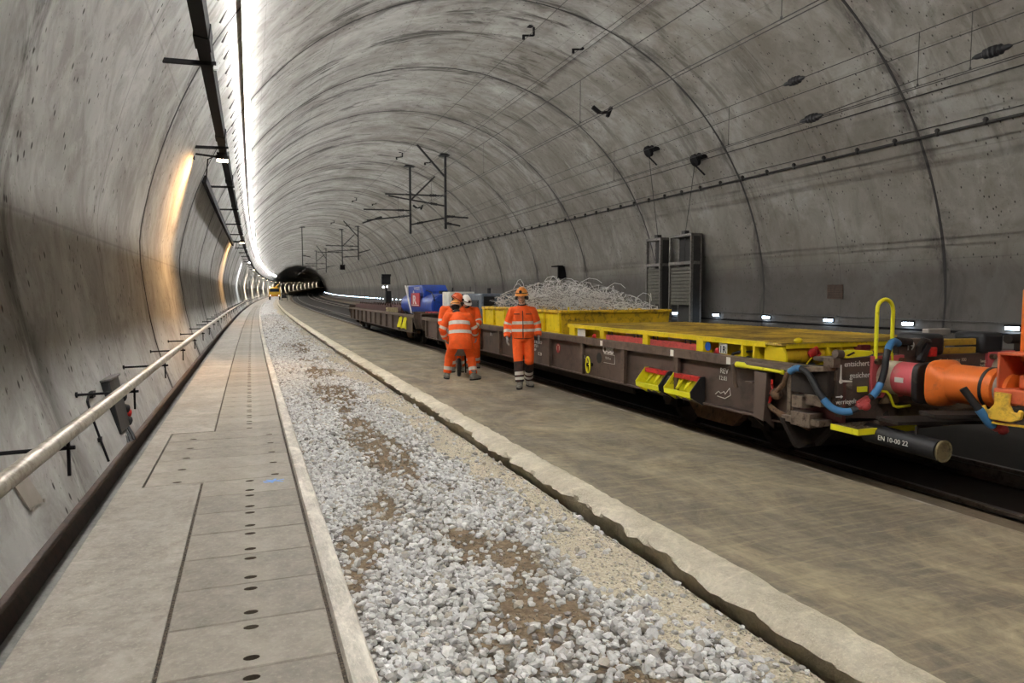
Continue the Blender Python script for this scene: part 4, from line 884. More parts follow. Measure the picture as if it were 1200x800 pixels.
JKT = hivis('hivis_jacket', [(0, lin(96, 46, 26)), (.022, OR), (.24, SIL), (.34, OR), (.50, SIL), (.60, OR), (2.36, OR), (2.42, SIL), (2.53, OR), (2.74, SIL), (2.85, OR), (2.95, ORD)])  # first stop: dark fold shadow at the hem put into the colour
TR1 = hivis('hivis_trousers_black_shin', [(0, OR), (.53, BK), (.76, SIL), (.83, BK), (.88, SIL), (.95, BK)])
TR2 = hivis('hivis_trousers', [(0, OR), (.80, SIL), (.90, OR), (.97, ORD)])
def loft(mb, pts, rad, lat, n=20):
    P = [Vector(p) for p in pts]; lat = Vector(lat); rings = []
    for i, p in enumerate(P):
        d = (P[min(i + 1, len(P) - 1)] - P[max(i - 1, 0)]).normalized(); a = (lat - d * lat.dot(d)).normalized(); b = d.cross(a)
        ra, rb = rad[i] if hasattr(rad[i], '__len__') else (rad[i], rad[i])
        rings.append([p + a * ra * math.cos(2 * PI * j / n) + b * rb * math.sin(2 * PI * j / n) for j in range(n)])
    k = len(P)
    mb.add([q for r in rings for q in r], [(i * n + j, i * n + (j + 1) % n, (i + 1) * n + (j + 1) % n, (i + 1) * n + j) for i in range(k - 1) for j in range(n)] + [tuple(range(n))[::-1], tuple((k - 1) * n + j for j in range(n))])
def capsule(mb, pts, rad, lat, n=18):
    loft(mb, pts, rad, lat, n)
    for p, r in ((pts[0], rad[0]), (pts[-1], rad[-1])):
        r = min(r) if hasattr(r, '__len__') else r; mb.ball(p, r * .97, r * .97, r * .97, 12)
def remesh(mb, voxel, smooth, name, mats, parent):
    me = mb.mesh(name, mats, False); o = bpy.data.objects.new(name, me); COL.objects.link(o)
    r = o.modifiers.new('v', 'REMESH'); r.mode = 'VOXEL'; r.voxel_size = voxel; r.use_smooth_shade = True
    if smooth: s = o.modifiers.new('s', 'SMOOTH'); s.factor = .5; s.iterations = smooth
    me2 = bpy.data.meshes.new_from_object(o.evaluated_get(bpy.context.evaluated_depsgraph_get())); me2.name = name
    bpy.data.objects.remove(o); o = bpy.data.objects.new(name, me2); COL.objects.link(o); o.parent = parent
    me2.materials.clear()
    for x in (mats if isinstance(mats, (list, tuple)) else [mats]): me2.materials.append(x)
    return o
def seg_t(p, pts, rad):
    """nearest point on a polyline: (distance / radius, fraction of length)"""
    L = [0.0]
    for i in range(1, len(pts)): L.append(L[-1] + (pts[i] - pts[i - 1]).length)
    best = (1e9, 0)
    for i in range(len(pts) - 1):
        a, b = pts[i], pts[i + 1]; d = b - a; t = max(0, min(1, (p - a).dot(d) / d.length_squared)); q = a + d * t
        r = rad[i] + (rad[i + 1] - rad[i]) * t; e = (p - q).length / r
        if e < best[0]: best = (e, (L[i] + d.length * t) / L[-1])
    return best
def person(root, k, trousers, helmet, gloves=True, beard=False):
    V = lambda p: Vector(p)
    pel, chest, neck, head = V(k['pel']), V(k['chest']), V(k['neck']), V(k['head'])
    sh, el, wr, hip, kn, an = ([V(p) for p in k[n]] for n in ('sh', 'el', 'wr', 'hip', 'kn', 'an'))
    lat = (sh[1] - sh[0]).normalized(); face = V(k['face']).normalized(); up = V(k.get('up', (0, 0, 1))); up = (up - face * up.dot(face)).normalized(); hl = face.cross(up)
    T = Matrix((hl, face, up)).transposed()
    fwd = [V(p).normalized() for p in k['toe']]
    H = lambda x, y, z: head + T @ Vector((x, y, z))
    # ---- one continuous body
    mb = MB(); sp = (chest - pel).normalized()
    loft(mb, [pel - sp * .06, pel + sp * .06, pel.lerp(chest, .55), chest, chest.lerp(neck, .6), neck - (neck - chest).normalized() * .03], [(.15, .11), (.15, .115), (.135, .10), (.165, .11), (.12, .085), (.06, .06)], lat)
    capsule(mb, [sh[0], chest.lerp(neck, .62), sh[1]], [.055, .07, .055], face if abs(face.dot(lat)) < .8 else Vector((0, 1, 0)))
    capsule(mb, [neck - (head - neck) * .25, head - up * .05], [.056, .052], hl)
    mb.ball(H(0, -.008, .025), .073, .092, .098, 24, T=T); mb.ball(H(0, .02, -.035), .057, .068, .078, 20, T=T); mb.ball(H(0, .052, -.075), .032, .03, .03, 12, T=T)
    loft(mb, [H(0, .084, .012), H(0, .100, -.012), H(0, .104, -.026)], [.008, .012, .015], hl, 10); mb.ball(H(0, .098, -.026), .016, .014, .010, 10, T=T)
    for s in (-1, 1): mb.ball(H(.073 * s, -.012, -.005), .010, .02, .03, 10, T=T)
    for i in (0, 1):
        capsule(mb, [sh[i], sh[i].lerp(el[i], .5), el[i], el[i].lerp(wr[i], .4), wr[i]], [.052, .045, .038, .036, .026], lat)
        capsule(mb, [hip[i], hip[i].lerp(kn[i], .5), kn[i], kn[i].lerp(an[i], .35), an[i]], [.085, .07, .052, .052, .036], lat)
        f = fwd[i]; a = an[i]; loft(mb, [V((a.x, a.y, .05)) - f * .05, V((a.x, a.y, .055)), V((a.x, a.y, .04)) + f * .1, V((a.x, a.y, .03)) + f * .17], [(.034, .035), (.036, .04), (.042, .028), (.03, .018)], f.cross(V((0, 0, 1))))
        # hand: palm, four bent fingers, thumb off the side
        d = (wr[i] - el[i]).normalized(); inn = V(k['palm'][i]).normalized(); inn = (inn - d * inn.dot(d)).normalized(); sd = V(k.get('thumb', [k['toe'][0], k['toe'][1]])[i]); sd = (sd - d * sd.dot(d)); sd = (sd - inn * sd.dot(inn)).normalized()
        loft(mb, [wr[i] - d * .01, wr[i] + d * .03, wr[i] + d * .085], [(.026, .018), (.038, .016), (.042, .013)], sd, 14)
        for q, (off, ln) in enumerate(((.033, .072), (.011, .082), (-.011, .076), (-.032, .06))):
            b0 = wr[i] + d * .075 + sd * off; b1 = b0 + d * ln * .5 + inn * .006; b2 = b1 + d * ln * .32 + inn * .018; b3 = b2 + d * ln * .18 + inn * .020
            loft(mb, [b0, b1, b2, b3], [.0095, .009, .008, .006], sd, 8)
        t0 = wr[i] + d * .03 + sd * .03; loft(mb, [t0, t0 + d * .03 + sd * .028 + inn * .006, t0 + d * .06 + sd * .035 + inn * .014], [.012, .0105, .008], d.cross(sd), 8)
    body = remesh(mb, .0065, 2, 'body', [SKIN, GLV, LIP], root)
    me = body.data
    mi = []
    for p in me.polygons:
        c = p.center; m = 0
        if gloves:
            for i in (0, 1):
                if (c - wr[i]).dot((wr[i] - el[i]).normalized()) > -.02 and (c - wr[i]).length < .24: m = 1
        r = T.transposed() @ (c - head)
        if abs(r.x) < .022 and -.062 < r.z < -.05 and r.y > .05: m = 2
        mi.append(m)
    me.polygons.foreach_set('material_index', mi)
    for s in (-1, 1):
        mb = MB(); mb.ball(H(.030 * s, .079, .012), .012, .010, .009, 12, 0, T=T); mb.ball(H(.030 * s, .087, .012), .005, .004, .005, 8, 1, T=T); mb.build('eye', [EYEW, EYED], body)
        mb = MB(); mb.tube([H(.016 * s, .09, .028), H(.030 * s, .089, .033), H(.047 * s, .078, .029)], .0045, 6); mb.build('eyebrow', DKH, body)
    mb = MB(); mb.ball(H(0, -.016, .02), .080, .092, .09, 20, T=T, z0=-.8); hr = mb.build('hair', DKH, body)
    if beard: mb = MB(); mb.ball(H(0, .046, -.078), .046, .046, .034, 16, T=T); mb.build('beard', DKH, body)
    # ---- jacket with sleeves
    mb = MB(); hem = Vector(k['hemp']) if 'hemp' in k else pel - sp * k.get('hem', .12)
    tp = [hem, hem.lerp(chest, .35), hem.lerp(chest, .7), chest, chest.lerp(neck, .55), chest.lerp(neck, .85), neck + (neck - chest).normalized() * .02]
    W_ = k.get('girth', 1.0)
    if 'hemp' in k: tp[1] = hem + Vector((0, .012, .13)); tp[2] = pel.lerp(chest, .45)
    loft(mb, tp, [(.20 * W_, .15 * W_), (.222 * W_, .16 * W_), (.212 * W_, .152 * W_), (.20 * W_, .148 * W_), (.155, .12), (.105, .095), (.078, .078)], lat)
    capsule(mb, [sh[0], chest.lerp(neck, .66), sh[1]], [.07, .09, .07], face if abs(face.dot(lat)) < .8 else Vector((0, 1, 0)))
    sl = []
    for i in (0, 1):
        pts = [sh[i], sh[i].lerp(el[i], .5), el[i], el[i].lerp(wr[i], .5), wr[i] - (wr[i] - el[i]).normalized() * .01]; rd = [.08, .082, .075, .068, .058]; loft(mb, pts, rd, lat); mb.ball(sh[i], .078, .078, .078, 14); mb.ball(el[i], .074, .074, .074, 12); sl.append((pts, rd))
    jk = remesh(mb, .0095, 3, 'jacket', JKT, body); st = np.zeros(len(jk.data.vertices), np.float32); ax = (chest - hem); L2 = ax.length_squared * 1.45
    tr = [.19 * W_] * len(tp)
    fr = Vector(k.get('front', face)); fr = (fr - sp * fr.dot(sp)).normalized()
    for n_, v in enumerate(jk.data.vertices):
        p = v.co; e0, t0 = seg_t(p, [hem, chest, neck], [.19 * W_, .17 * W_, .1]); b = None
        for pts, rd in sl:
            e, t = seg_t(p, pts, rd)
            if e < e0 * 1.02 and (b is None or e < b[0]): b = (e, t)
        if 'band' in k: st[n_] = 2 + b[1] if b and b[0] < e0 * .86 else min(.95, max(.05, (p.dot(Vector(k['band'][0])) - k['band'][1]) / k['band'][2]))
        else: st[n_] = 2 + b[1] if b else max(0, (p - hem).dot(ax) / ax.length_squared * .78)
    jk.data.attributes.new('st', 'FLOAT', 'POINT').data.foreach_set('value', st)
    c2 = neck + (neck - chest).normalized() * .015; cd = (head - neck).normalized()
    mb = MB(); loft(mb, [c2 - cd * .05, c2 - cd * .005, c2 + cd * .022], [(.088, .088), (.080, .082), (.076, .08)], hl); mb.build('collar', M('collar_black', lin(34, 32, 36), .8), jk)
    if k.get('zip'):
        mb = MB(); d_ = Vector(k['front']); 
        mb.tube([hem + sp * .01 + d_ * .158, hem.lerp(chest, .5) + d_ * .157, chest + d_ * .153, chest.lerp(neck, .55) + d_ * .128], .007, 6); mb.build('zip', M('zip_dark', lin(70, 40, 34), .6), jk)
        for sx in (-1, 1): mb = MB(); c = chest + lat * .105 * sx + sp * .045 + d_ * .140; mb.bar(c - lat * .05, c + lat * .05, .018, .022, up=d_); mb.build('pocket_tab', M('pocket_dark', lin(120, 52, 30), .7), jk)
    # ---- trousers
    mb = MB(); loft(mb, [pel + sp * .08, pel, pel - sp * .07 * 1 + V((0, 0, -.03))], [(.175, .135), (.18, .14), (.155, .13)], lat); lg = []
    for i in (0, 1):
        lo = an[i] + (kn[i] - an[i]).normalized() * .02; pts = [hip[i], hip[i].lerp(kn[i], .5), kn[i], kn[i].lerp(an[i], .5), lo]; rd = [.108, .10, .086, .082, .08]; loft(mb, pts, rd, lat); mb.ball(kn[i], .084, .086, .084, 12); mb.ball(hip[i], .106, .106, .106, 12); lg.append((pts, rd))
    tz = remesh(mb, .0095, 3, 'trousers', trousers, body); st = np.zeros(len(tz.data.vertices), np.float32)
    for n_, v in enumerate(tz.data.vertices): st[n_] = min(seg_t(v.co, *lg[0]), seg_t(v.co, *lg[1]))[1]
    tz.data.attributes.new('st', 'FLOAT', 'POINT').data.foreach_set('value', st)
    # ---- boots
    for i in (0, 1):
        f = fwd[i]; a = an[i]; s = f.cross(V((0, 0, 1))); mb = MB(); g = V((a.x, a.y, 0))
        loft(mb, [a + V((0, 0, .10)), a + V((0, 0, .03)), g + V((0, 0, .05)) - f * .01], [.062, .06, (.052, .07)], s)
        loft(mb, [g + V((0, 0, .05)) - f * .085, g + V((0, 0, .058)) - f * .03, g + V((0, 0, .06)) + f * .06, g + V((0, 0, .05)) + f * .14, g + V((0, 0, .04)) + f * .195], [(.036, .036), (.048, .05), (.05, .052), (.052, .042), (.034, .026)], s); mb.ball(g + V((0, 0, .045)) + f * .165, .048, .048, .034, 12)
        b = remesh(mb, .009, 2, 'boot', BOOT, body)
        mb = MB(); out_ = [g + f * (.055 + .155 * math.cos(q)) + s * .052 * math.sin(q) * (1 + .12 * math.cos(q)) for q in [2 * PI * j / 20 for j in range(20)]]; mb.prism(out_, (0, 0, .024)); mb.build('sole', SOLE, b)
    # ---- helmet
    hm, brim = helmet; mb = MB()
    mb.ball(H(0, -.006, .045), .112, .138, .125, 28, T=T, z0=-.02)
    for x in (-.03, 0, .03): mb.tube([H(x, -.006 + .137 * math.cos(q), .045 + .127 * math.sin(q)) for q in [.25 * PI + .5 * PI * j / 8 for j in range(9)]], .009, 6)
    hl_ = mb.build('helmet', hm, body)
    mb = MB(); n = 28; R0 = []
    for zz, g in ((.05, 0), (.036, 1)):
        for j in range(n):
            q = 2 * PI * j / n; fx, fy = math.sin(q), math.cos(q); ex = .010 + .045 * max(0, fy) ** 2
            for rr in (.106, .118 + ex): pass
            R0 += [H(.104 * fx, -.006 + .130 * fy, zz), H((.116 + ex * .3) * fx, -.006 + (.142 + ex) * fy, zz - .012 * max(0, fy))]
    fs = []
    for j in range(n):
        a, b = 2 * j, 2 * ((j + 1) % n); o2 = 2 * n
        fs += [(a, a + 1, b + 1, b), (o2 + a, o2 + b, o2 + b + 1, o2 + a + 1), (a + 1, o2 + a + 1, o2 + b + 1, b + 1), (a, b, o2 + b, o2 + a)]
    mb.add(R0, fs); mb.build('helmet_brim', brim, hl_)
    mb = MB(); mb.lathe([(.022, 0), (.026, .012), (.026, .03), (.02, .034)], H(.0, .112, .095), T @ Vector((0, 1, .35)), 14); mb.tube([H(.108 * math.sin(q), -.006 + .134 * math.cos(q), .075) for q in [2 * PI * j / 24 for j in range(24)]], .007, 6, closed=True); mb.build('head_torch', BLACK, hl_)
    if k.get('muffs'):
        for s in (-1, 1): mb = MB(); mb.lathe([(.03, 0), (.036, .012), (.034, .036), (.02, .044)], H(.078 * s, -.012, -.02), T @ Vector((s, 0, 0)), 16); mb.build('ear_muff', M('muff_grey', lin(84, 80, 80), .7), hl_)
    for s in (-1, 1): mb = MB(); mb.tube([H(.082 * s, .02, .04), H(.074 * s, .03, -.04), H(.02 * s, .05, -.108)], .004, 5); mb.build('chin_strap', BLACK, hl_)
    return body
HORG = M('helmet_orange', lin(238, 150, 62), .4, dirt=lin(226, 190, 120), var=.15, scale=10, amt=.35); HWHT = M('helmet_white', lin(230, 226, 218), .35, var=.06); HBRG = M('brim_grey', lin(176, 164, 152), .5)
HRED = M('helmet_dull_orange', lin(222, 96, 48), .45, var=.15)
p1 = at('person', 'person in orange hi-vis suit with black shins and orange helmet, walking towards the camera', 'person', 4.56, 11.62, 0.0, rz=math.radians(-21.0))
person(p1, dict(pel=(.02, 0, .93), chest=(.015, .01, 1.27), neck=(.005, -.005, 1.455), head=(-.005, -.03, 1.615), sh=[(-.17, .01, 1.365), (.19, .015, 1.365)], el=[(-.255, .05, 1.115), (.275, .05, 1.12)], wr=[(-.262, -.06, .90), (.295, -.04, .92)],
    hip=[(-.07, 0, .87), (.115, 0, .87)], kn=[(-.065, -.13, .50), (.13, -.05, .48)], an=[(-.035, -.16, .10), (.125, .17, .12)], toe=[(-.12, -1, 0), (.35, -1, 0)], face=(-.16, -1, -.10), palm=[(1, .2, 0), (-1, .2, 0)], front=(0, -1, 0), zip=True, muffs=True, hem=.06, girth=.96), TR1, (HORG, HORG))
p2 = at('person', 'person in orange hi-vis suit seen from behind, bending forward with legs apart', 'person', 3.83, 13.10, 0.0, rz=math.radians(-16.5))
person(p2, dict(pel=(.03, -.03, .80), chest=(-.005, .16, 1.10), neck=(-.05, .31, 1.28), head=(-.075, .43, 1.385), sh=[(-.225, .22, 1.235), (.185, .22, 1.225)], el=[(-.335, .22, .97), (.30, .27, .99)], wr=[(-.285, .36, .78), (.325, .42, .80)],
    hip=[(-.075, -.03, .76), (.13, -.03, .76)], kn=[(-.20, .13, .44), (.225, .06, .44)], an=[(-.245, .12, .10), (.27, -.10, .10)], toe=[(-.2, 1, 0), (.75, .8, 0)], face=(-.05, .9, -.28), palm=[(1, .3, 0), (-1, .3, 0)], front=(0, .8, -.5), hemp=(.03, -.075, .60), band=((0, .25, .97), .671, .754), girth=1.06), TR2, (HORG, HBRG))
p3 = at('person', 'person in hi-vis jacket and dull orange helmet, stooping just behind the bending one', 'person', 4.10, 14.45, 0.0, rz=math.radians(-15))
person(p3, dict(pel=(-.02, .0, .87), chest=(-.03, .08, 1.20), neck=(.02, .15, 1.40), head=(.06, .21, 1.52), sh=[(-.22, .10, 1.34), (.18, .13, 1.33)], el=[(-.27, .05, 1.06), (.30, .12, 1.08)], wr=[(-.16, -.12, .92), (.26, -.12, .95)],
    hip=[(-.09, 0, .82), (.09, 0, .82)], kn=[(-.06, -.05, .46), (.12, -.06, .46)], an=[(-.02, .03, .10), (.16, .03, .10)], toe=[(-.1, -1, 0), (.1, -1, 0)], face=(.75, -.45, -.5), palm=[(1, .3, -.3), (-1, .3, -.3)], front=(.3, -1, 0), hem=.14), TR2, (HRED, BLACK))
p4 = at('person', 'person in orange hi-vis jacket and white helmet, mostly hidden behind the bending one', 'person', 4.66, 15.1, 0.0, rz=math.radians(-16))
person(p4, dict(pel=(.03, .04, .86), chest=(-.02, -.02, 1.18), neck=(-.07, -.09, 1.37), head=(-.10, -.14, 1.475), sh=[(-.20, -.06, 1.29), (.14, -.01, 1.30)], el=[(-.28, -.12, 1.04), (.20, -.10, 1.05)], wr=[(-.2, -.30, .90), (.1, -.28, .90)],
    hip=[(-.06, .04, .82), (.12, .04, .82)], kn=[(-.04, -.06, .46), (.14, -.04, .46)], an=[(-.03, .06, .10), (.15, .08, .10)], toe=[(-.2, -1, 0), (.2, -1, 0)], face=(.45, -.75, -.5), palm=[(1, .3, -.3), (-1, .3, -.3)], front=(.3, -1, -.2), hem=.13), TR2, (HWHT, HWHT), beard=True)
# wheeled tool the workers bend over
tl = at('wheeled_tool', 'black-wheeled hand tool on the platform between the legs of the bending person', 'tool', 3.97, 13.62, 0.0, rz=math.radians(-14))
mb = MB(); mb.lathe([(.10, -.035), (.165, -.04), (.185, -.02), (.185, .02), (.165, .04), (.10, .035)], (0, 0, .185), (1, 0, .0), 28); wl = mb.build('wheel', BLACK, tl)
mb = MB(); mb.lathe([(.09, -.042), (.05, -.05), (.05, .05), (.09, .042)], (0, 0, .185), (1, 0, 0), 20); mb.build('hub', STEEL, wl)
mb = MB(); mb.bar((-.06, 0, .17), (-.06, .05, .45), .015, .05); mb.bar((.06, 0, .17), (.06, .05, .45), .015, .05); mb.box(-.14, .14, -.06, .30, .42, .62); mb.build('motor_body', M('tool_grey', lin(120, 118, 112), .6), tl, bevel=.012)
mb = MB(); mb.tube([(-.2, .05, .62), (-.2, -.1, .86), (.2, -.1, .86), (.2, .05, .62)], .014, 8); mb.bar((-.2, .1, .56), (.2, .1, .56), .03, .03); mb.bar((.14, .28, .5), (.16, .5, .02), .03, .03); mb.bar((-.14, .28, .5), (-.16, .5, .02), .03, .03); mb.build('handle_frame', BLKP, tl)
# ================================================================== FIXTURES
DK = M('dark_fixture', lin(24, 23, 24), .8, .0, var=.25, spec=.15); DK2 = M('dark_zinc', lin(92, 90, 88), .5, .4, dirt=lin(60, 58, 56), var=.25)
ZINC = M('zinc_pipe', lin(176, 168, 152), .42, .35, dirt=lin(120, 110, 96), var=.18, scale=5)
MAST = M('mast_steel', lin(46, 46, 46), .7, .2, var=.3); WIRE = M('wire_dark', lin(46, 44, 42), .6, .2, var=.1, bump=0)
def wall_u(z):
    for (u0, z0), (u1, z1) in zip(_prof, _prof[1:]):
        if z0 <= z <= z1: return u0 + (u1 - u0) * (z - z0) / (z1 - z0)
    return -1.2
def chain_local(u, z, s0, s1, s_ref, u_ref, z_ref, step=2.0):
    return [W(u, s, z) for s in chain(s0, s1, step, 6)]
# --- handrail along the left wall
hr = thing('wall_handrail', 'galvanised pipe handrail on brackets along the left wall', 'handrail')
mb = MB(); mb.tube(spath(-1.02, .835, 1.2, 240, 1.5, 6), .045, 14); mb.build('rail_pipe', ZINC, hr)
s = 2.15; rod = None
while s < 200:
    if rod is None or s < 40:
        mb = MB(); d = MB()
        a, b = W(wall_u(.755), s, .755), W(-.965, s, .765); mb.cyl(a, b, .012, 8); c0, c1 = W(-1.0, s, .60), W(-1.0, s, .83); mb.bar(c0, c1, .016, .022); mb.cyl(a, a + (b - a).normalized() * .015, .026, 10); rod = mb.build('rail_bracket', DK, hr)
    else:
        mb = MB(); mb.cyl(W(wall_u(.755), s, .755), W(-.965, s, .765), .014, 6); mb.bar(W(-1.0, s, .60), W(-1.0, s, .83), .022, .03); mb.build('rail_bracket', DK, hr)
    s += 2.55
# --- cable duct with brackets high on the left wall
cd_ = thing('cable_duct', 'dark steel cable duct on wall brackets high along the left wall', 'cable duct')
s = S0; segs = []; k = 0; mb = MB()
bs = [10.9 + 6.05 * i for i in range(-4, 42)]
mb_prof = [(-.56, 4.93), (-.545, 5.10), (-.37, 5.07), (-.395, 4.90)]
duct = sweep('duct_channel', mb_prof, S0, 262, DK, 2, 6, smooth=False, parent=cd_)
for s in bs:
    mb = MB(); wu = -1.12
    mb.bar(W(wu, s, 4.865), W(-.34, s, 4.885), .075, .055); mb.bar(W(wu + .01, s, 4.70), W(wu + .06, s, 5.02), .10, .02, up=(1, 0, 0)); mb.build('duct_bracket', DK, cd_)
    if s < 60:
        mb = MB(); mb.box(-.03, .03, -.035, .035, -.05, .05, T=Matrix.Translation(W(-.345, s, 4.86))); mb.build('bracket_end_cap', M('galv_cap', lin(200, 200, 196), .5), cd_)
# joint sleeves a little wider than the duct
for s in [x - 1.0 for x in bs if -12 < x < 90]:
    pr = [(-.575, 4.915), (-.555, 5.115), (-.355, 5.085), (-.38, 4.885)]
    sweep('duct_sleeve', pr, s, s + .5, DK, 1, 6, smooth=False, parent=cd_)
d2 = sweep('side_bar', [(-1.12, 4.64), (-1.08, 4.82), (-.97, 4.80), (-1.0, 4.62)], 20.5, 47, DK, 2, 6, smooth=False); tag(d2, 'shorter dark bar along the left wall below the long cable duct', 'cable duct')  # straight box-section bar, darker than the wall
# --- continuous strip light along the haunch of the vault
LU = .03; LZ = arc_z(LU) - .10
sl_ = thing('strip_light', 'continuous bright white strip light running along the upper left of the vault', 'strip light')
TN, TT = Vector((.805, -.593)), Vector((.593, .805))          # towards the bore / up along the vault
LC = Vector((LU, arc_z(LU))) + TN * .06
MSB, MSR, MSL = EM('strip_lens_under', (1.0, .985, .96), 1.0), EM('strip_fill_vault_side', (1.0, .985, .96), 1.0), EM('strip_fill_wall_side', (1.0, .985, .96), 1.0)
qd = lambda a, b: tuple(LC + TT * a + TN * b)
sweep('under_lens', [(LC.x - .03, LC.y - .075), (LC.x + .06, LC.y - .075), (LC.x + .06, LC.y - .07), (LC.x - .03, LC.y - .07)], S0, 256, MSB, 2.0, 4.0, smooth=False, parent=sl_)
sweep('vault_fill_emitter', [qd(.047, -.060), qd(.047, -.034), qd(.042, -.034), qd(.042, -.060)], S0, 256, MSR, 2.0, 4.0, smooth=False, parent=sl_)  # emitter added to the strip, aimed along the vault to brighten it
sweep('wall_fill_emitter', [qd(-.047, -.0), qd(-.047, .045), qd(-.042, .045), qd(-.042, -.0)], S0, 256, MSL, 2.0, 4.0, smooth=False, parent=sl_)  # second added emitter, brightens the left wall and the ground
sweep('backing_channel', [qd(-.04, .046), qd(.04, .046), qd(.04, -.07), qd(-.03, -.07), qd(-.04, -.006), qd(-.115, -.006), qd(-.115, .002), qd(-.04, .0)], S0, 256, M('white_channel', lin(224, 224, 220), .5, var=.05), 2, 6, smooth=False, parent=sl_)  # wall-side flange added to shield the near wall from glare
LZ = LC.y
mb = MB(); mb.tube(spath(LU - .11, LZ - .01, S0, 200, 2, 6), .016, 6); mb.build('feed_cable', DK2, sl_)
for k in range(95):
    s = 6 + .95 * k; mb = MB(); u0 = LU - .36; mb.bar(W(u0, s + .1, arc_z(u0) - .03), W(LU - .10, s - .05, LZ + .0), .02, .028); mb.build('tie_bracket', DK2, sl_)
# --- flood lamps on the left wall
lamps = []
WARM = (1.0, .56, .22); COOL = (.92, .97, 1.0)
ELW, ELC = EM('flood_lens_warm', (1.0, .78, .5), 30.0), EM('flood_lens_cool', (.9, .96, 1.0), 40.0)
for i, (s, cool) in enumerate([(17.4, 0), (45, 0), (74, 1)] + [(99 + 33.0 * k, 0) for k in range(17)]):
    z = 4.68; u = -.52
    lab = ('warm floodlight on an arm below the cable duct, nearest on the left wall', 'warm floodlight on the left wall at the end of the shorter dark bar', 'cold white floodlight far along the left wall')[i] if i < 3 else 'tiny distant floodlight far along the outer wall of the curve'
    f = at('floodlight', lab, 'floodlight', u, s, z, group='distant floodlights on the outer wall' if i > 2 else None)
    mb = MB(); mb.box(-.10, .17, -.16, .16, .01, .10); mb.box(-.07, .14, -.12, .12, .10, .14)
    for q in range(5): mb.box(-.08, .15, -.13 + q * .06, -.115 + q * .06, .14, .165)
    mb.build('lamp_housing', DK, f, bevel=.01)
    mb = MB(); mb.box(-.08, .15, -.14, .14, -.004, .012); mb.build('lamp_lens', ELC if cool else ELW, f)
    mb = MB(); mb.bar((-.08, 0, .08), (-.56, 0, .12), .04, .04); mb.box(-.58, -.54, -.1, .1, .0, .25); 
    if i < 2: mb.tube([(-.1, .1, .12), (-.28, .2, .05), (-.34, .5, -.35), (-.40, 2.6, -.08)], .014, 6)
    mb.build('lamp_arm', DK, f)
    lamps.append((f, cool, i))
# --- black socket box low on the left wall
bx = at('socket_box', 'black electrical socket box low on the left wall below the handrail', 'socket box', -1.36, 8.35, .08, rz=0)
tilt = Matrix.Rotation(math.radians(-10), 4, 'Y')
mb = MB(); mb.box(-.10, .09, 0, .56, .08, .66, T=tilt); mb.build('box_body', M('box_charcoal', lin(27, 29, 29), .5, dirt=lin(70, 70, 68), var=.2, amt=.2), bx, bevel=.012)
mb = MB(); mb.box(-.13, .11, -.02, .58, .66, .685, T=tilt); mb.build('box_lid', DK2, bx, bevel=.006)
mb = MB(); mb.box(-.125, -.10, -.05, -.005, .02, .78, T=tilt); mb.box(-.125, -.10, .3, .34, .6, .80, T=tilt); mb.build('mounting_rail', ZINC, bx)
for k, (y, z) in enumerate(((.60, .16), (.62, .30), (.60, .44), (.66, .24))):
    mb = MB(); mb.lathe([(.05, 0), (.055, .06), (.05, .1), (.035, .11)], tilt @ Vector((.02, y - .06, z)), (.8, .6, -.25), 14); mb.build('socket', REDP if k == 3 else BLACK, bx)
mb = MB(); mb.box(.00, .02, -.08, .03, -.02, .12, T=tilt); mb.box(-.08, -.06, -.16, -.06, -.0, .12, T=tilt); mb.build('label_plate', M('label_grey', lin(186, 184, 176), .5), bx)
mb = MB()
for k in range(5): mb.tube([tilt @ Vector((-.04 + .03 * k, .1 + .09 * k, .08)), (.03 + .02 * k, .06 + .09 * k, .02), (.05 + .025 * k, .02 + .08 * k, -.05), (.10, .02 + .06 * k, -.09)], .02, 6)
mb.build('cable_tail', BLACK, bx)
mb = MB(); pts = [W(wall_u(z) + .02, s, z) for s, z in ((7.72, .69), (7.62, .70), (7.50, .66), (7.46, .5), (7.44, .3), (7.42, .09))]; mb.tube(pts, .011, 8)
for z in (.5, .3): p = W(wall_u(z) + .015, 7.45, z); mb.box(p.x - .015, p.x + .012, p.y - .04, p.y + .04, p.z - .02, p.z + .02)
mb.box(pts[0].x - .02, pts[0].x + .02, pts[0].y - .02, pts[0].y + .1, pts[0].z - .03, pts[0].z + .03); tag(mb.build('wall_conduit', DK), 'thin dark conduit running down the left wall before the socket box', 'conduit')
mb = MB(); q = [W(wall_u(z) + .004, s, z) for s, z in ((5.06, .54), (5.34, .52), (5.46, .27), (5.18, .29))]; n = Vector((1, 0, .15)); mb.prism(q, n * .012)
for p in q: mb.cyl(p + n * .01 + (W(0, 5.26, 0) - Vector((0, p.y, 0))) * 0, p + n * .02, .012, 6)
tag(mb.build('cover_plate', M('plate_grey', lin(140, 132, 122), .6, var=.15)), 'small grey cover plate screwed to the left wall below the handrail', 'cover plate')
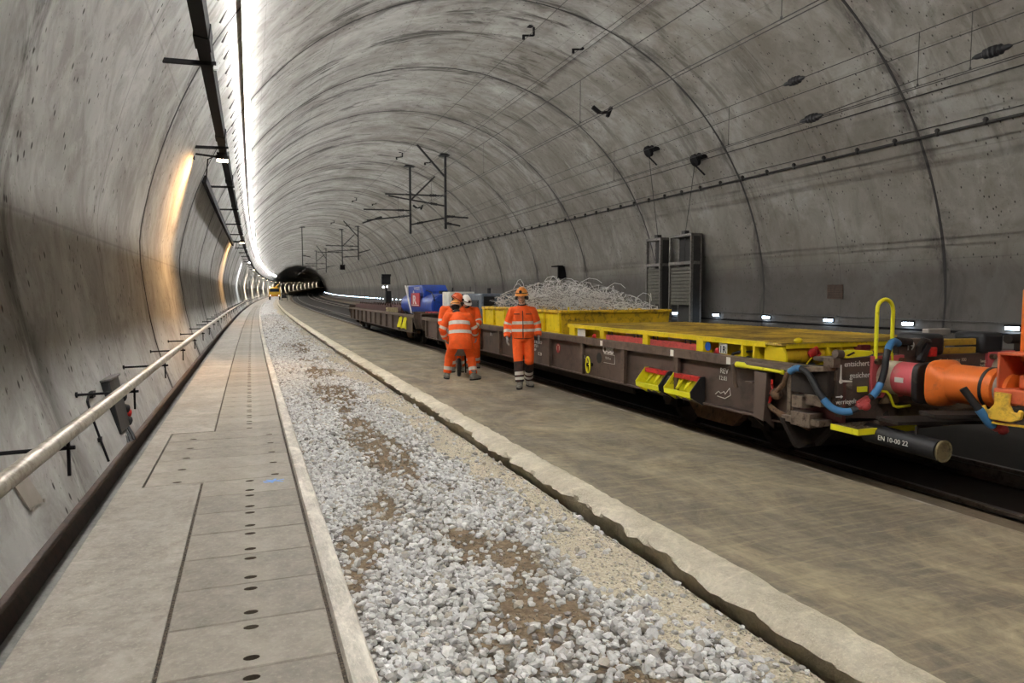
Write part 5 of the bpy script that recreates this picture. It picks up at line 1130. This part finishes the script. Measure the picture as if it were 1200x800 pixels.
# --- right wall: guide lamps, cables, grille, box
ELB = EM('guide_lens', (.62, .80, 1.0), 26.0)
wl0 = None
for k in range(-1, 118):
    s = 11.45 + 2.86 * k
    if wl0 is None:
        wl0 = MB(); wl0.box(-.02, .07, -.17, .17, .03, .075); wl0.box(.05, .07, -.17, .17, -.07, .04); wl0 = wl0.build('wall_lamp', DK); mb = MB(); mb.box(-.015, .045, -.15, .15, -.05, .028); mb.build('lamp_lens', ELB, wl0)
        tag(wl0, 'small cold white guide lamp in the row low on the right wall', 'wall lamp', 'guide lamps on the right wall'); o = wl0
    else: o = copy_tree(wl0)
    o.location = W(17.05, s, .86); o.rotation_euler = (0, 0, hd(s))
mb = MB(); mb.tube(spath(17.06, .70, S0, 330, 2, 6), .03, 6); tag(mb.build('lamp_cable', DK), 'black cable running just under the guide lamps on the right wall', 'cable')
hand = MB(); hand.tube(spath(17.02, .98, S0, 330, 2, 6), .012, 6); tag(hand.build('guide_wire', DK2), 'thin grey line above the guide lamps on the right wall', 'cable')
clip_c = thing('clipped_cable', 'thick dark cable held by a row of clips along the right haunch of the vault', 'cable')
ua = lambda z: CU + math.sqrt(CR * CR - (z - CZ) ** 2)
mb = MB(); mb.tube(spath(ua(5.60) - .07, 5.60, S0, 255, 2, 6), .035, 8); mb.build('cable_run', WIRE, clip_c)
mb = MB(); mb.tube(spath(ua(5.78) - .03, 5.78, S0, 255, 2, 6), .012, 6); mb.build('thin_run', WIRE, clip_c)
for k in range(80):
    s = 4.2 + 1.22 * k; mb = MB(); mb.bar(W(ua(5.72) - .01, s, 5.72), W(ua(5.56) - .12, s, 5.55), .09, .05); mb.ball(W(ua(5.66) - .06, s, 5.67), .07, .06, .05, 8); mb.build('cable_clip', WIRE, clip_c)
mb = MB(); mb.tube(spath(ua(6.5) - .04, 6.5, S0, 255, 2, 6), .014, 6); tag(mb.build('thin_cable', WIRE), 'thin cable on the vault above the clipped cable', 'cable')
gb = at('wall_grille', 'small rusty square grille plate on the right wall above the guide lamps', 'grille', 17.16, 16.7, 1.52)
mb = MB(); mb.box(-.02, .0, 0, .62, 0, .44); mb.build('grille_plate', M('grille_brown', lin(84, 66, 54), .8, dirt=lin(60, 50, 44)), gb, bevel=.004)
mb = MB()
for k in range(8): mb.box(-.03, -.015, .04, .58, .04 + k * .05, .06 + k * .05)
mb.build('grille_bars', M('grille_dark', lin(56, 46, 40), .8), gb)
wb = at('wall_bracket_box', 'dark open bracket box on the right wall above the scrap heap', 'bracket', 16.98, 37.0, 2.55)
mb = MB(); mb.box(-.02, .1, 0, .9, 0, .75); mb.build('back_plate', DK, wb)
mb = MB(); mb.box(-.45, 0, 0, .9, .0, .06); mb.box(-.40, 0, .0, .12, .06, .7); mb.box(-.45, -.1, .0, .9, .68, .75); mb.build('bracket_arms', DK, wb)
# --- tensioning weights by the right wall with ropes over pulleys
def tension(u, s, ln, h, pu, ps, pz, lab, plab):
    t_ = at('tension_weight', lab, 'tension weight', u, s, .04)
    FR = M('frame_grey', lin(116, 112, 106), .6, .3, dirt=lin(70, 66, 62), var=.2)
    for y in (0, ln - .08):
        mb = MB(); mb.box(-.04, .07, y, y + .08, 0, h); mb.box(.40, .46, y, y + .08, 0, h); mb.build('guide_post', FR, t_)
    for za_, zb_ in ((h - .1, h), (h * .70, h * .70 + .12), (0, .1)): mb = MB(); mb.box(-.05, .46, 0, ln, za_, zb_); mb.build('cross_beam', FR, t_)
    mb = MB(); mb.box(.08, .44, 0.02, .05, .1, h - .1); mb.box(.42, .44, .05, ln - .05, .1, h - .1); mb.build('side_sheet', M('frame_dark', lin(50, 48, 46), .7), t_)
    mb = MB()
    n = 11; z0_ = h * .30; dz = (h * .68 - z0_) / n
    for k in range(n): mb.box(.0, .40, .10, ln - .10, z0_ + k * dz, z0_ + k * dz + dz * .86)
    mb.build('weight_stack', M('weight_grey', lin(96, 94, 84), .7, dirt=lin(70, 66, 58)), t_, bevel=.008)
    base = Vector((.2, ln / 2, h)); rz = hd(s); pw = W(pu, ps, pz) - W(u, s, .04); c, s_ = math.cos(-rz), math.sin(-rz); pl_ = Vector((pw.x * c - pw.y * s_, pw.x * s_ + pw.y * c, pw.z))
    mb = MB(); mb.cyl((.2, ln / 2, h * .68), base, .02, 6); mb.tube([base, pl_], .012, 5); mb.box(.1, .3, ln / 2 - .12, ln / 2 + .12, h, h + .15); mb.build('rope', WIRE, t_)
    p_ = at('pulley', plab, 'pulley', pu, ps, pz)
    mb = MB(); mb.lathe([(.06, -.05), (.22, -.06), (.22, -.035), (.18, 0), (.22, .035), (.22, .06), (.06, .05)], (0, 0, .0), (.9, .0, .45), 24); mb.build('pulley_wheel', DK, p_)
    mb = MB(); zt = arc_z(pu + .25) - pz; mb.bar((.05, 0, .1), (.3, .1, zt + .1), .12, .08); mb.bar((-.1, 0, -.1), (.2, -.3, -.55), .06, .06); mb.box(.1, .5, -.25, .35, zt - .15, zt - .05); mb.build('pulley_bracket', DK, p_)
tension(16.25, 25.6, 1.15, 4.0, 14.55, 23.9, 7.15, 'grey tension weight frame by the right wall, the left and shorter of the pair', 'pulley on the vault above the left tension weight')
tension(16.2, 23.3, 1.55, 4.0, 15.1, 21.6, 6.45, 'grey tension weight frame by the right wall, the right and wider of the pair', 'pulley on the vault above the right tension weight')
# --- overhead line
def catenary(name, lab, u, zc, zm, s0, s1, drop, double=.0, zm2=None):
    o = thing(name, lab, 'overhead line'); r = .0085
    mb = MB(); mb.tube(spath(u, zc, s0, s1, 3, 8), r, 6); mb.build('contact_wire', WIRE, o)
    if double: mb = MB(); mb.tube(spath(u + double, zc + .03, s0, s1, 3, 8), r, 6); mb.build('contact_wire', WIRE, o)
    mb = MB(); mb.tube(spath(u, zm, s0, s1, 3, 8), r, 6); mb.build('messenger_wire', WIRE, o)
    if zm2: mb = MB(); mb.tube(spath(u + .12, zm2, s0, s1, 3, 8), r, 6); mb.build('messenger_wire', WIRE, o)
    for s in ((12.6, 29.0) if u < 8 else ()): mb = MB(); mb.bar(W(u - .17, s, zc + .10), W(u - .02, s, zc + .0), .06, .07); mb.bar(W(u - .02, s, zc + .0), W(u + .20, s, zc + .03), .05, .05); mb.bar(W(u + .16, s, zc - .06), W(u + .24, s, zc + .13), .07, .06); mb.build('wire_clamp', DK, o)
    for s in drop: mb = MB(); mb.cyl(W(u, s, zc), W(u, s, zm), .006, 5); mb.ball(W(u, s, zc + .02), .015, .025, .03, 6); mb.build('dropper', WIRE, o)
    return o
catenary('catenary', 'overhead contact line above the loaded wagon track', 6.6, 5.24, 6.12, S0, 250, [7.55, 13.5, 20, 26.5, 33], .16)
c3 = catenary('catenary', 'overhead contact line above the empty right-hand track', 11.5, 5.44, 6.4, S0, 250, [8.6, 9.6, 15, 21, 28], .2, 6.12)
mb = MB()
for s in [S0, 4, 8.2, 12.2, 20, 34]: pass
mb.tube([W(11.5, s, z) for s, z in ((S0, 6.2), (0, 5.86), (8.2, 5.62), (12.2, 5.46))], .0085, 6); mb.build('tension_wire', WIRE, c3)
for u, s, z, lb in ((11.5, 12.75, 6.4, 'dark insulator on the upper wire of the right-hand overhead line'), (11.5, 12.2, 5.46, 'dark insulator on the lower wire of the right-hand overhead line'), (11.5, 8.25, 5.62, 'dark insulator on the sloping wire at the right edge of the vault')):
    mb = MB(); o_, d_ = W(u, s, z), (W(u, s + 1, z) - W(u, s, z)).normalized(); mb.lathe([(.015, -.34), (.045, -.28), (.05, -.2), (.085, -.17), (.085, -.14), (.06, -.12), (.095, -.09), (.095, -.06), (.06, -.04), (.095, -.01), (.095, .02), (.06, .04), (.085, .07), (.085, .1), (.05, .13), (.045, .24), (.015, .32)], o_, d_, 14); tag(mb.build('insulator', BLACK), lb, 'insulator')
for us_, z, lb in (((8.7,), 10.03, 'single feeder wire hung close under the vault crown'), ((10.5, 10.72), 9.80, 'pair of feeder wires hung under the vault right of the crown')):
    o = thing('feeder_line', lb, 'feeder wire')
    for u in us_: mb = MB(); mb.tube(spath(u, z, S0, 250, 3, 8), .0085, 6); mb.build('feeder_wire', WIRE, o)
    for s in (22.0, 44, 66, 88):
        u = us_[0]; mb = MB(); zt = arc_z(u) + .02; mb.bar(W(u + .3, s, zt), W(u + .3, s, z + .15), .06, .06); mb.bar(W(u + .3, s, z + .15), W(u - .1, s, z + .1), .05, .05); mb.cyl(W(u - .06, s, z + .12), W(u - .06, s, z - .02), .05, 8); mb.box(-.2, .2, -.12, .12, -.03, .03, T=Matrix.Translation(W(u + .3, s, zt - .02))); mb.build('wire_hanger', DK, o)
def hmast(u, s, zb, lab, arms, strut=None, sign=False, w=.13):
    zt = arc_z(u) + .03; o = at('overhead_mast', lab, 'overhead mast', u, s, zb)
    mb = MB(); mb.bar((0, 0, 0), (0, 0, zt - zb), w, w); mb.build('mast_post', MAST, o)
    mb = MB(); mb.box(-.35, .35, -.3, .3, zt - zb - .12, zt - zb - .04); mb.build('ceiling_plate', MAST, o)
    if strut: mb = MB(); mb.bar((0, 0, strut[0] - zb), (strut[1] - u, 0, strut[2] - zb), .10, .10); mb.build('strut', MAST, o)
    for (ua_, za_, ub_, zb_) in arms:
        mb = MB(); p, q = Vector((ua_ - u, 0, za_ - zb)), Vector((ub_ - u, 0, zb_ - zb)); mb.cyl(p, q, .045, 8)
        m_ = p.lerp(q, .22); d = (q - p).normalized(); mb.lathe([(.05, -.25), (.09, -.2), (.06, -.12), (.09, -.05), (.06, .03), (.09, .1), (.05, .2)], m_, d, 10); mb.build('cantilever_arm', MAST, o)
    if sign: mb = MB(); mb.box(-.32, .32, -.04, .04, -.55, .1); mb.build('hanging_board', DK, o)
    return o
hmast(11.0, 41.1, 5.55, 'ceiling-hung overhead mast, the nearer and right of the large pair', [(11.0, 7.5, 7.4, 7.45), (11.0, 6.3, 12.4, 6.25), (11.0, 6.9, 7.6, 7.35), (11.0, 5.9, 11.9, 5.75)], (8.6, 9.3, arc_z(9.3)))
hmast(10.1, 47.0, 5.7, 'ceiling-hung overhead mast, the farther and left of the large pair', [(10.1, 7.25, 7.0, 7.2), (10.1, 6.3, 13.2, 7.0), (10.1, 6.9, 7.2, 6.5), (8.2, 6.75, 6.9, 6.3)], (7.9, 11.8, arc_z(11.8)))
hmast(11.6, 86.0, 5.6, 'distant ceiling-hung mast right of the hanging board', [(11.6, 7.3, 7.8, 7.3), (11.6, 6.5, 13.0, 6.9), (11.6, 6.9, 8, 6.6)], (8.4, 9.9, arc_z(9.9)))
hmast(10.6, 95.0, 5.3, 'distant ceiling-hung mast with a dark hanging board at its foot', [(10.6, 7.0, 7.4, 7.0), (10.6, 6.4, 13, 6.6)], (7.8, 12.2, arc_z(12.2)), True)
hmast(5.6, 96.0, 5.2, 'slim distant mast hanging left of the far tunnel mouth', [(5.6, 6.6, 6.6, 6.4)], None, False, .1)
hmast(11.3, 135.0, 5.4, 'far small mast hanging over the dark tunnel mouth, right one', [(11.3, 7.0, 7.6, 7.0), (11.3, 6.4, 13, 6.7)], (8, 9.6, arc_z(9.6)))
hmast(10.3, 150.0, 5.4, 'far small mast hanging over the dark tunnel mouth, left one', [(10.3, 7.0, 7.0, 7.0), (10.3, 6.4, 12.6, 6.7)], (8, 12, arc_z(12)))
# --- signal beyond the second wagon
sg = at('rail_signal', 'dark rail signal post with small white lights beyond the second wagon', 'signal', 9.1, 51.0, -.28)
mb = MB(); mb.cyl((0, 0, 0), (0, 0, 2.6), .07, 10); mb.box(-.25, .25, -.2, .2, 0, .15); mb.build('signal_post', DK, sg)
mb = MB(); mb.box(-.34, .30, -.12, .1, 2.62, 3.36); mb.box(-.36, .32, -.3, -.1, 3.2, 3.36); mb.build('signal_head', BLACK, sg, bevel=.02)
mb = MB(); mb.box(-.05, .35, -.12, .1, 1.2, 2.15); mb.build('relay_box', BLACK, sg, bevel=.02)
EML = EM('signal_white', (.9, .95, 1), 6.0)
mb = MB(); mb.cyl((-.22, -.125, 2.42), (-.22, -.16, 2.42), .075, 12); mb.cyl((.05, -.125, 2.45), (.05, -.16, 2.45), .06, 12); mb.build('signal_lens', EML, sg)
# --- yellow road-rail truck far down the trench
tr = at('yellow_truck', 'yellow road-rail truck with lit lamps far down the gravel trench', 'truck', 1.85, 163.0, -.05)
YT = M('truck_yellow', lin(226, 180, 40), .45, dirt=lin(150, 120, 50), var=.15)
mb = MB(); mb.box(-1.2, 1.2, 0, 5.5, .85, 1.15); mb.box(-1.25, 1.25, -.12, .05, .75, 1.25); mb.box(-1.2, 1.2, .0, 1.9, 1.15, 1.7); mb.build('chassis', YT, tr, bevel=.04)
mb = MB(); mb.prism([(-1.15, .05, 1.7), (-1.15, 1.9, 1.7), (-1.15, 1.9, 2.65), (-1.15, .35, 2.65)], (2.3, 0, 0)); mb.build('cab', YT, tr, bevel=.06)
mb = MB(); mb.prism([(-1.0, .06, 1.78), (-1.0, .29, 2.52), (-1.0, .26, 2.52), (-1.0, .03, 1.78)], (2.0, 0, 0)); mb.build('windscreen', M('dark_glass', lin(30, 36, 42), .1, bump=0), tr)
mb = MB(); mb.bar((.2, 1.0, 2.7), (.9, 4.2, 3.4), .25, .3); mb.bar((.9, 4.2, 3.4), (.5, 1.6, 2.9), .2, .2); mb.box(-.4, .6, .9, 1.5, 2.65, 2.8); mb.build('folded_crane', YT, tr)
for x in (-1.05, 1.05):
    for y in (.7, 4.4): mb = MB(); mb.lathe([(.2, -.15), (.45, -.14), (.5, -.08), (.5, .08), (.45, .14), (.2, .15)], (x, y, .5), (1, 0, 0), 20); mb.build('wheel', BLACK, tr)
    mb = MB(); mb.cyl((x * .85, -.14, 1.0), (x * .85, -.10, 1.0), .1, 12); mb.build('headlamp', EM('headlamp_glow', (1, .95, .85), 4.0), tr)
mb = MB(); mb.cyl((-.95, .2, 2.65), (-.95, .2, 2.85), .1, 10); mb.build('beacon', EM('beacon_glow', (1, .9, .7), 14.0), tr)
mb = MB(); mb.box(-.9, .9, -.16, -.12, .85, .95); mb.box(-.9, .9, -.16, -.12, 1.08, 1.14); mb.build('bumper_stripe', M('stripe_red', lin(200, 70, 50), .5), tr)
tc = at('hand_trolley', 'small dark hand trolley on the platform beyond the wagons', 'trolley', 3.9, 150.0, 0.0)
mb = MB(); mb.box(-.6, .6, 0, 1.4, .5, .62); mb.bar((-.55, 0, .6), (-.55, -.3, 1.5), .08, .08); mb.bar((.55, 0, .6), (.55, -.3, 1.5), .08, .08); mb.bar((-.55, -.3, 1.5), (.55, -.3, 1.5), .08, .08); mb.box(-.5, .4, .1, 1.2, .62, 1.15); mb.build('trolley_frame', BLACK, tc)
for x in (-.55, .55):
    for y in (.2, 1.2): mb = MB(); mb.cyl((x - .05, y, .26), (x + .05, y, .26), .26, 14); mb.build('wheel', BLACK, tc)
# ================================================================== LIGHT, CAMERA
for m_, e_ in ((MSB, 120.0), (MSR, 640.0), (MSL, 190.0)): m_.node_tree.nodes['Principled BSDF'].inputs['Emission Strength'].default_value = e_
for f, cool, i in lamps:
    ld = bpy.data.lights.new('lamp_bulb', 'SPOT'); ld.energy = (1500 if cool else (850 if i < 2 else 5200)); ld.color = COOL if cool else (WARM if i < 2 else (1, .84, .66))
    ld.spot_size = math.radians(135 if i < 3 else 74); ld.spot_blend = 1.0 if i < 3 else .8; ld.shadow_soft_size = .06
    o = bpy.data.objects.new('lamp_bulb', ld); COL.objects.link(o); o.parent = f; o.location = (.03, 0, -.03)
    o.rotation_euler = Vector((-.62, -.35, -1) if i < 3 else (-.5, -.1, -1)).to_track_quat('-Z', 'Y').to_euler()
w = bpy.data.worlds.new('tunnel_dark'); w.use_nodes = True; w.node_tree.nodes['Background'].inputs[0].default_value = (.5, .55, .6, 1); w.node_tree.nodes['Background'].inputs[1].default_value = .0
scene.world = w
cam = bpy.data.cameras.new('camera'); cam.sensor_width = 36; cam.lens = 820 / 1200 * 36; cam.clip_end = 2000; cam.clip_start = .05
co = bpy.data.objects.new('camera', cam); COL.objects.link(co); co.location = (0, 0, 1.66)
co.rotation_euler = (math.radians(90 - 3.8373), 0, math.radians(-20.7275)); scene.camera = co
vs_ = scene.view_settings; scene.display_settings.display_device = 'sRGB'; vs_.view_transform = 'Standard'; vs_.look = 'None'; vs_.gamma = 1; vs_.exposure = 0.2; vs_.use_curve_mapping = False
try:
    scene.cycles.use_light_tree = True; scene.cycles.max_bounces = 8; scene.cycles.diffuse_bounces = 5; scene.cycles.sample_clamp_indirect = 8.0; scene.cycles.caustics_reflective = False; scene.cycles.use_denoising = True
except Exception: pass
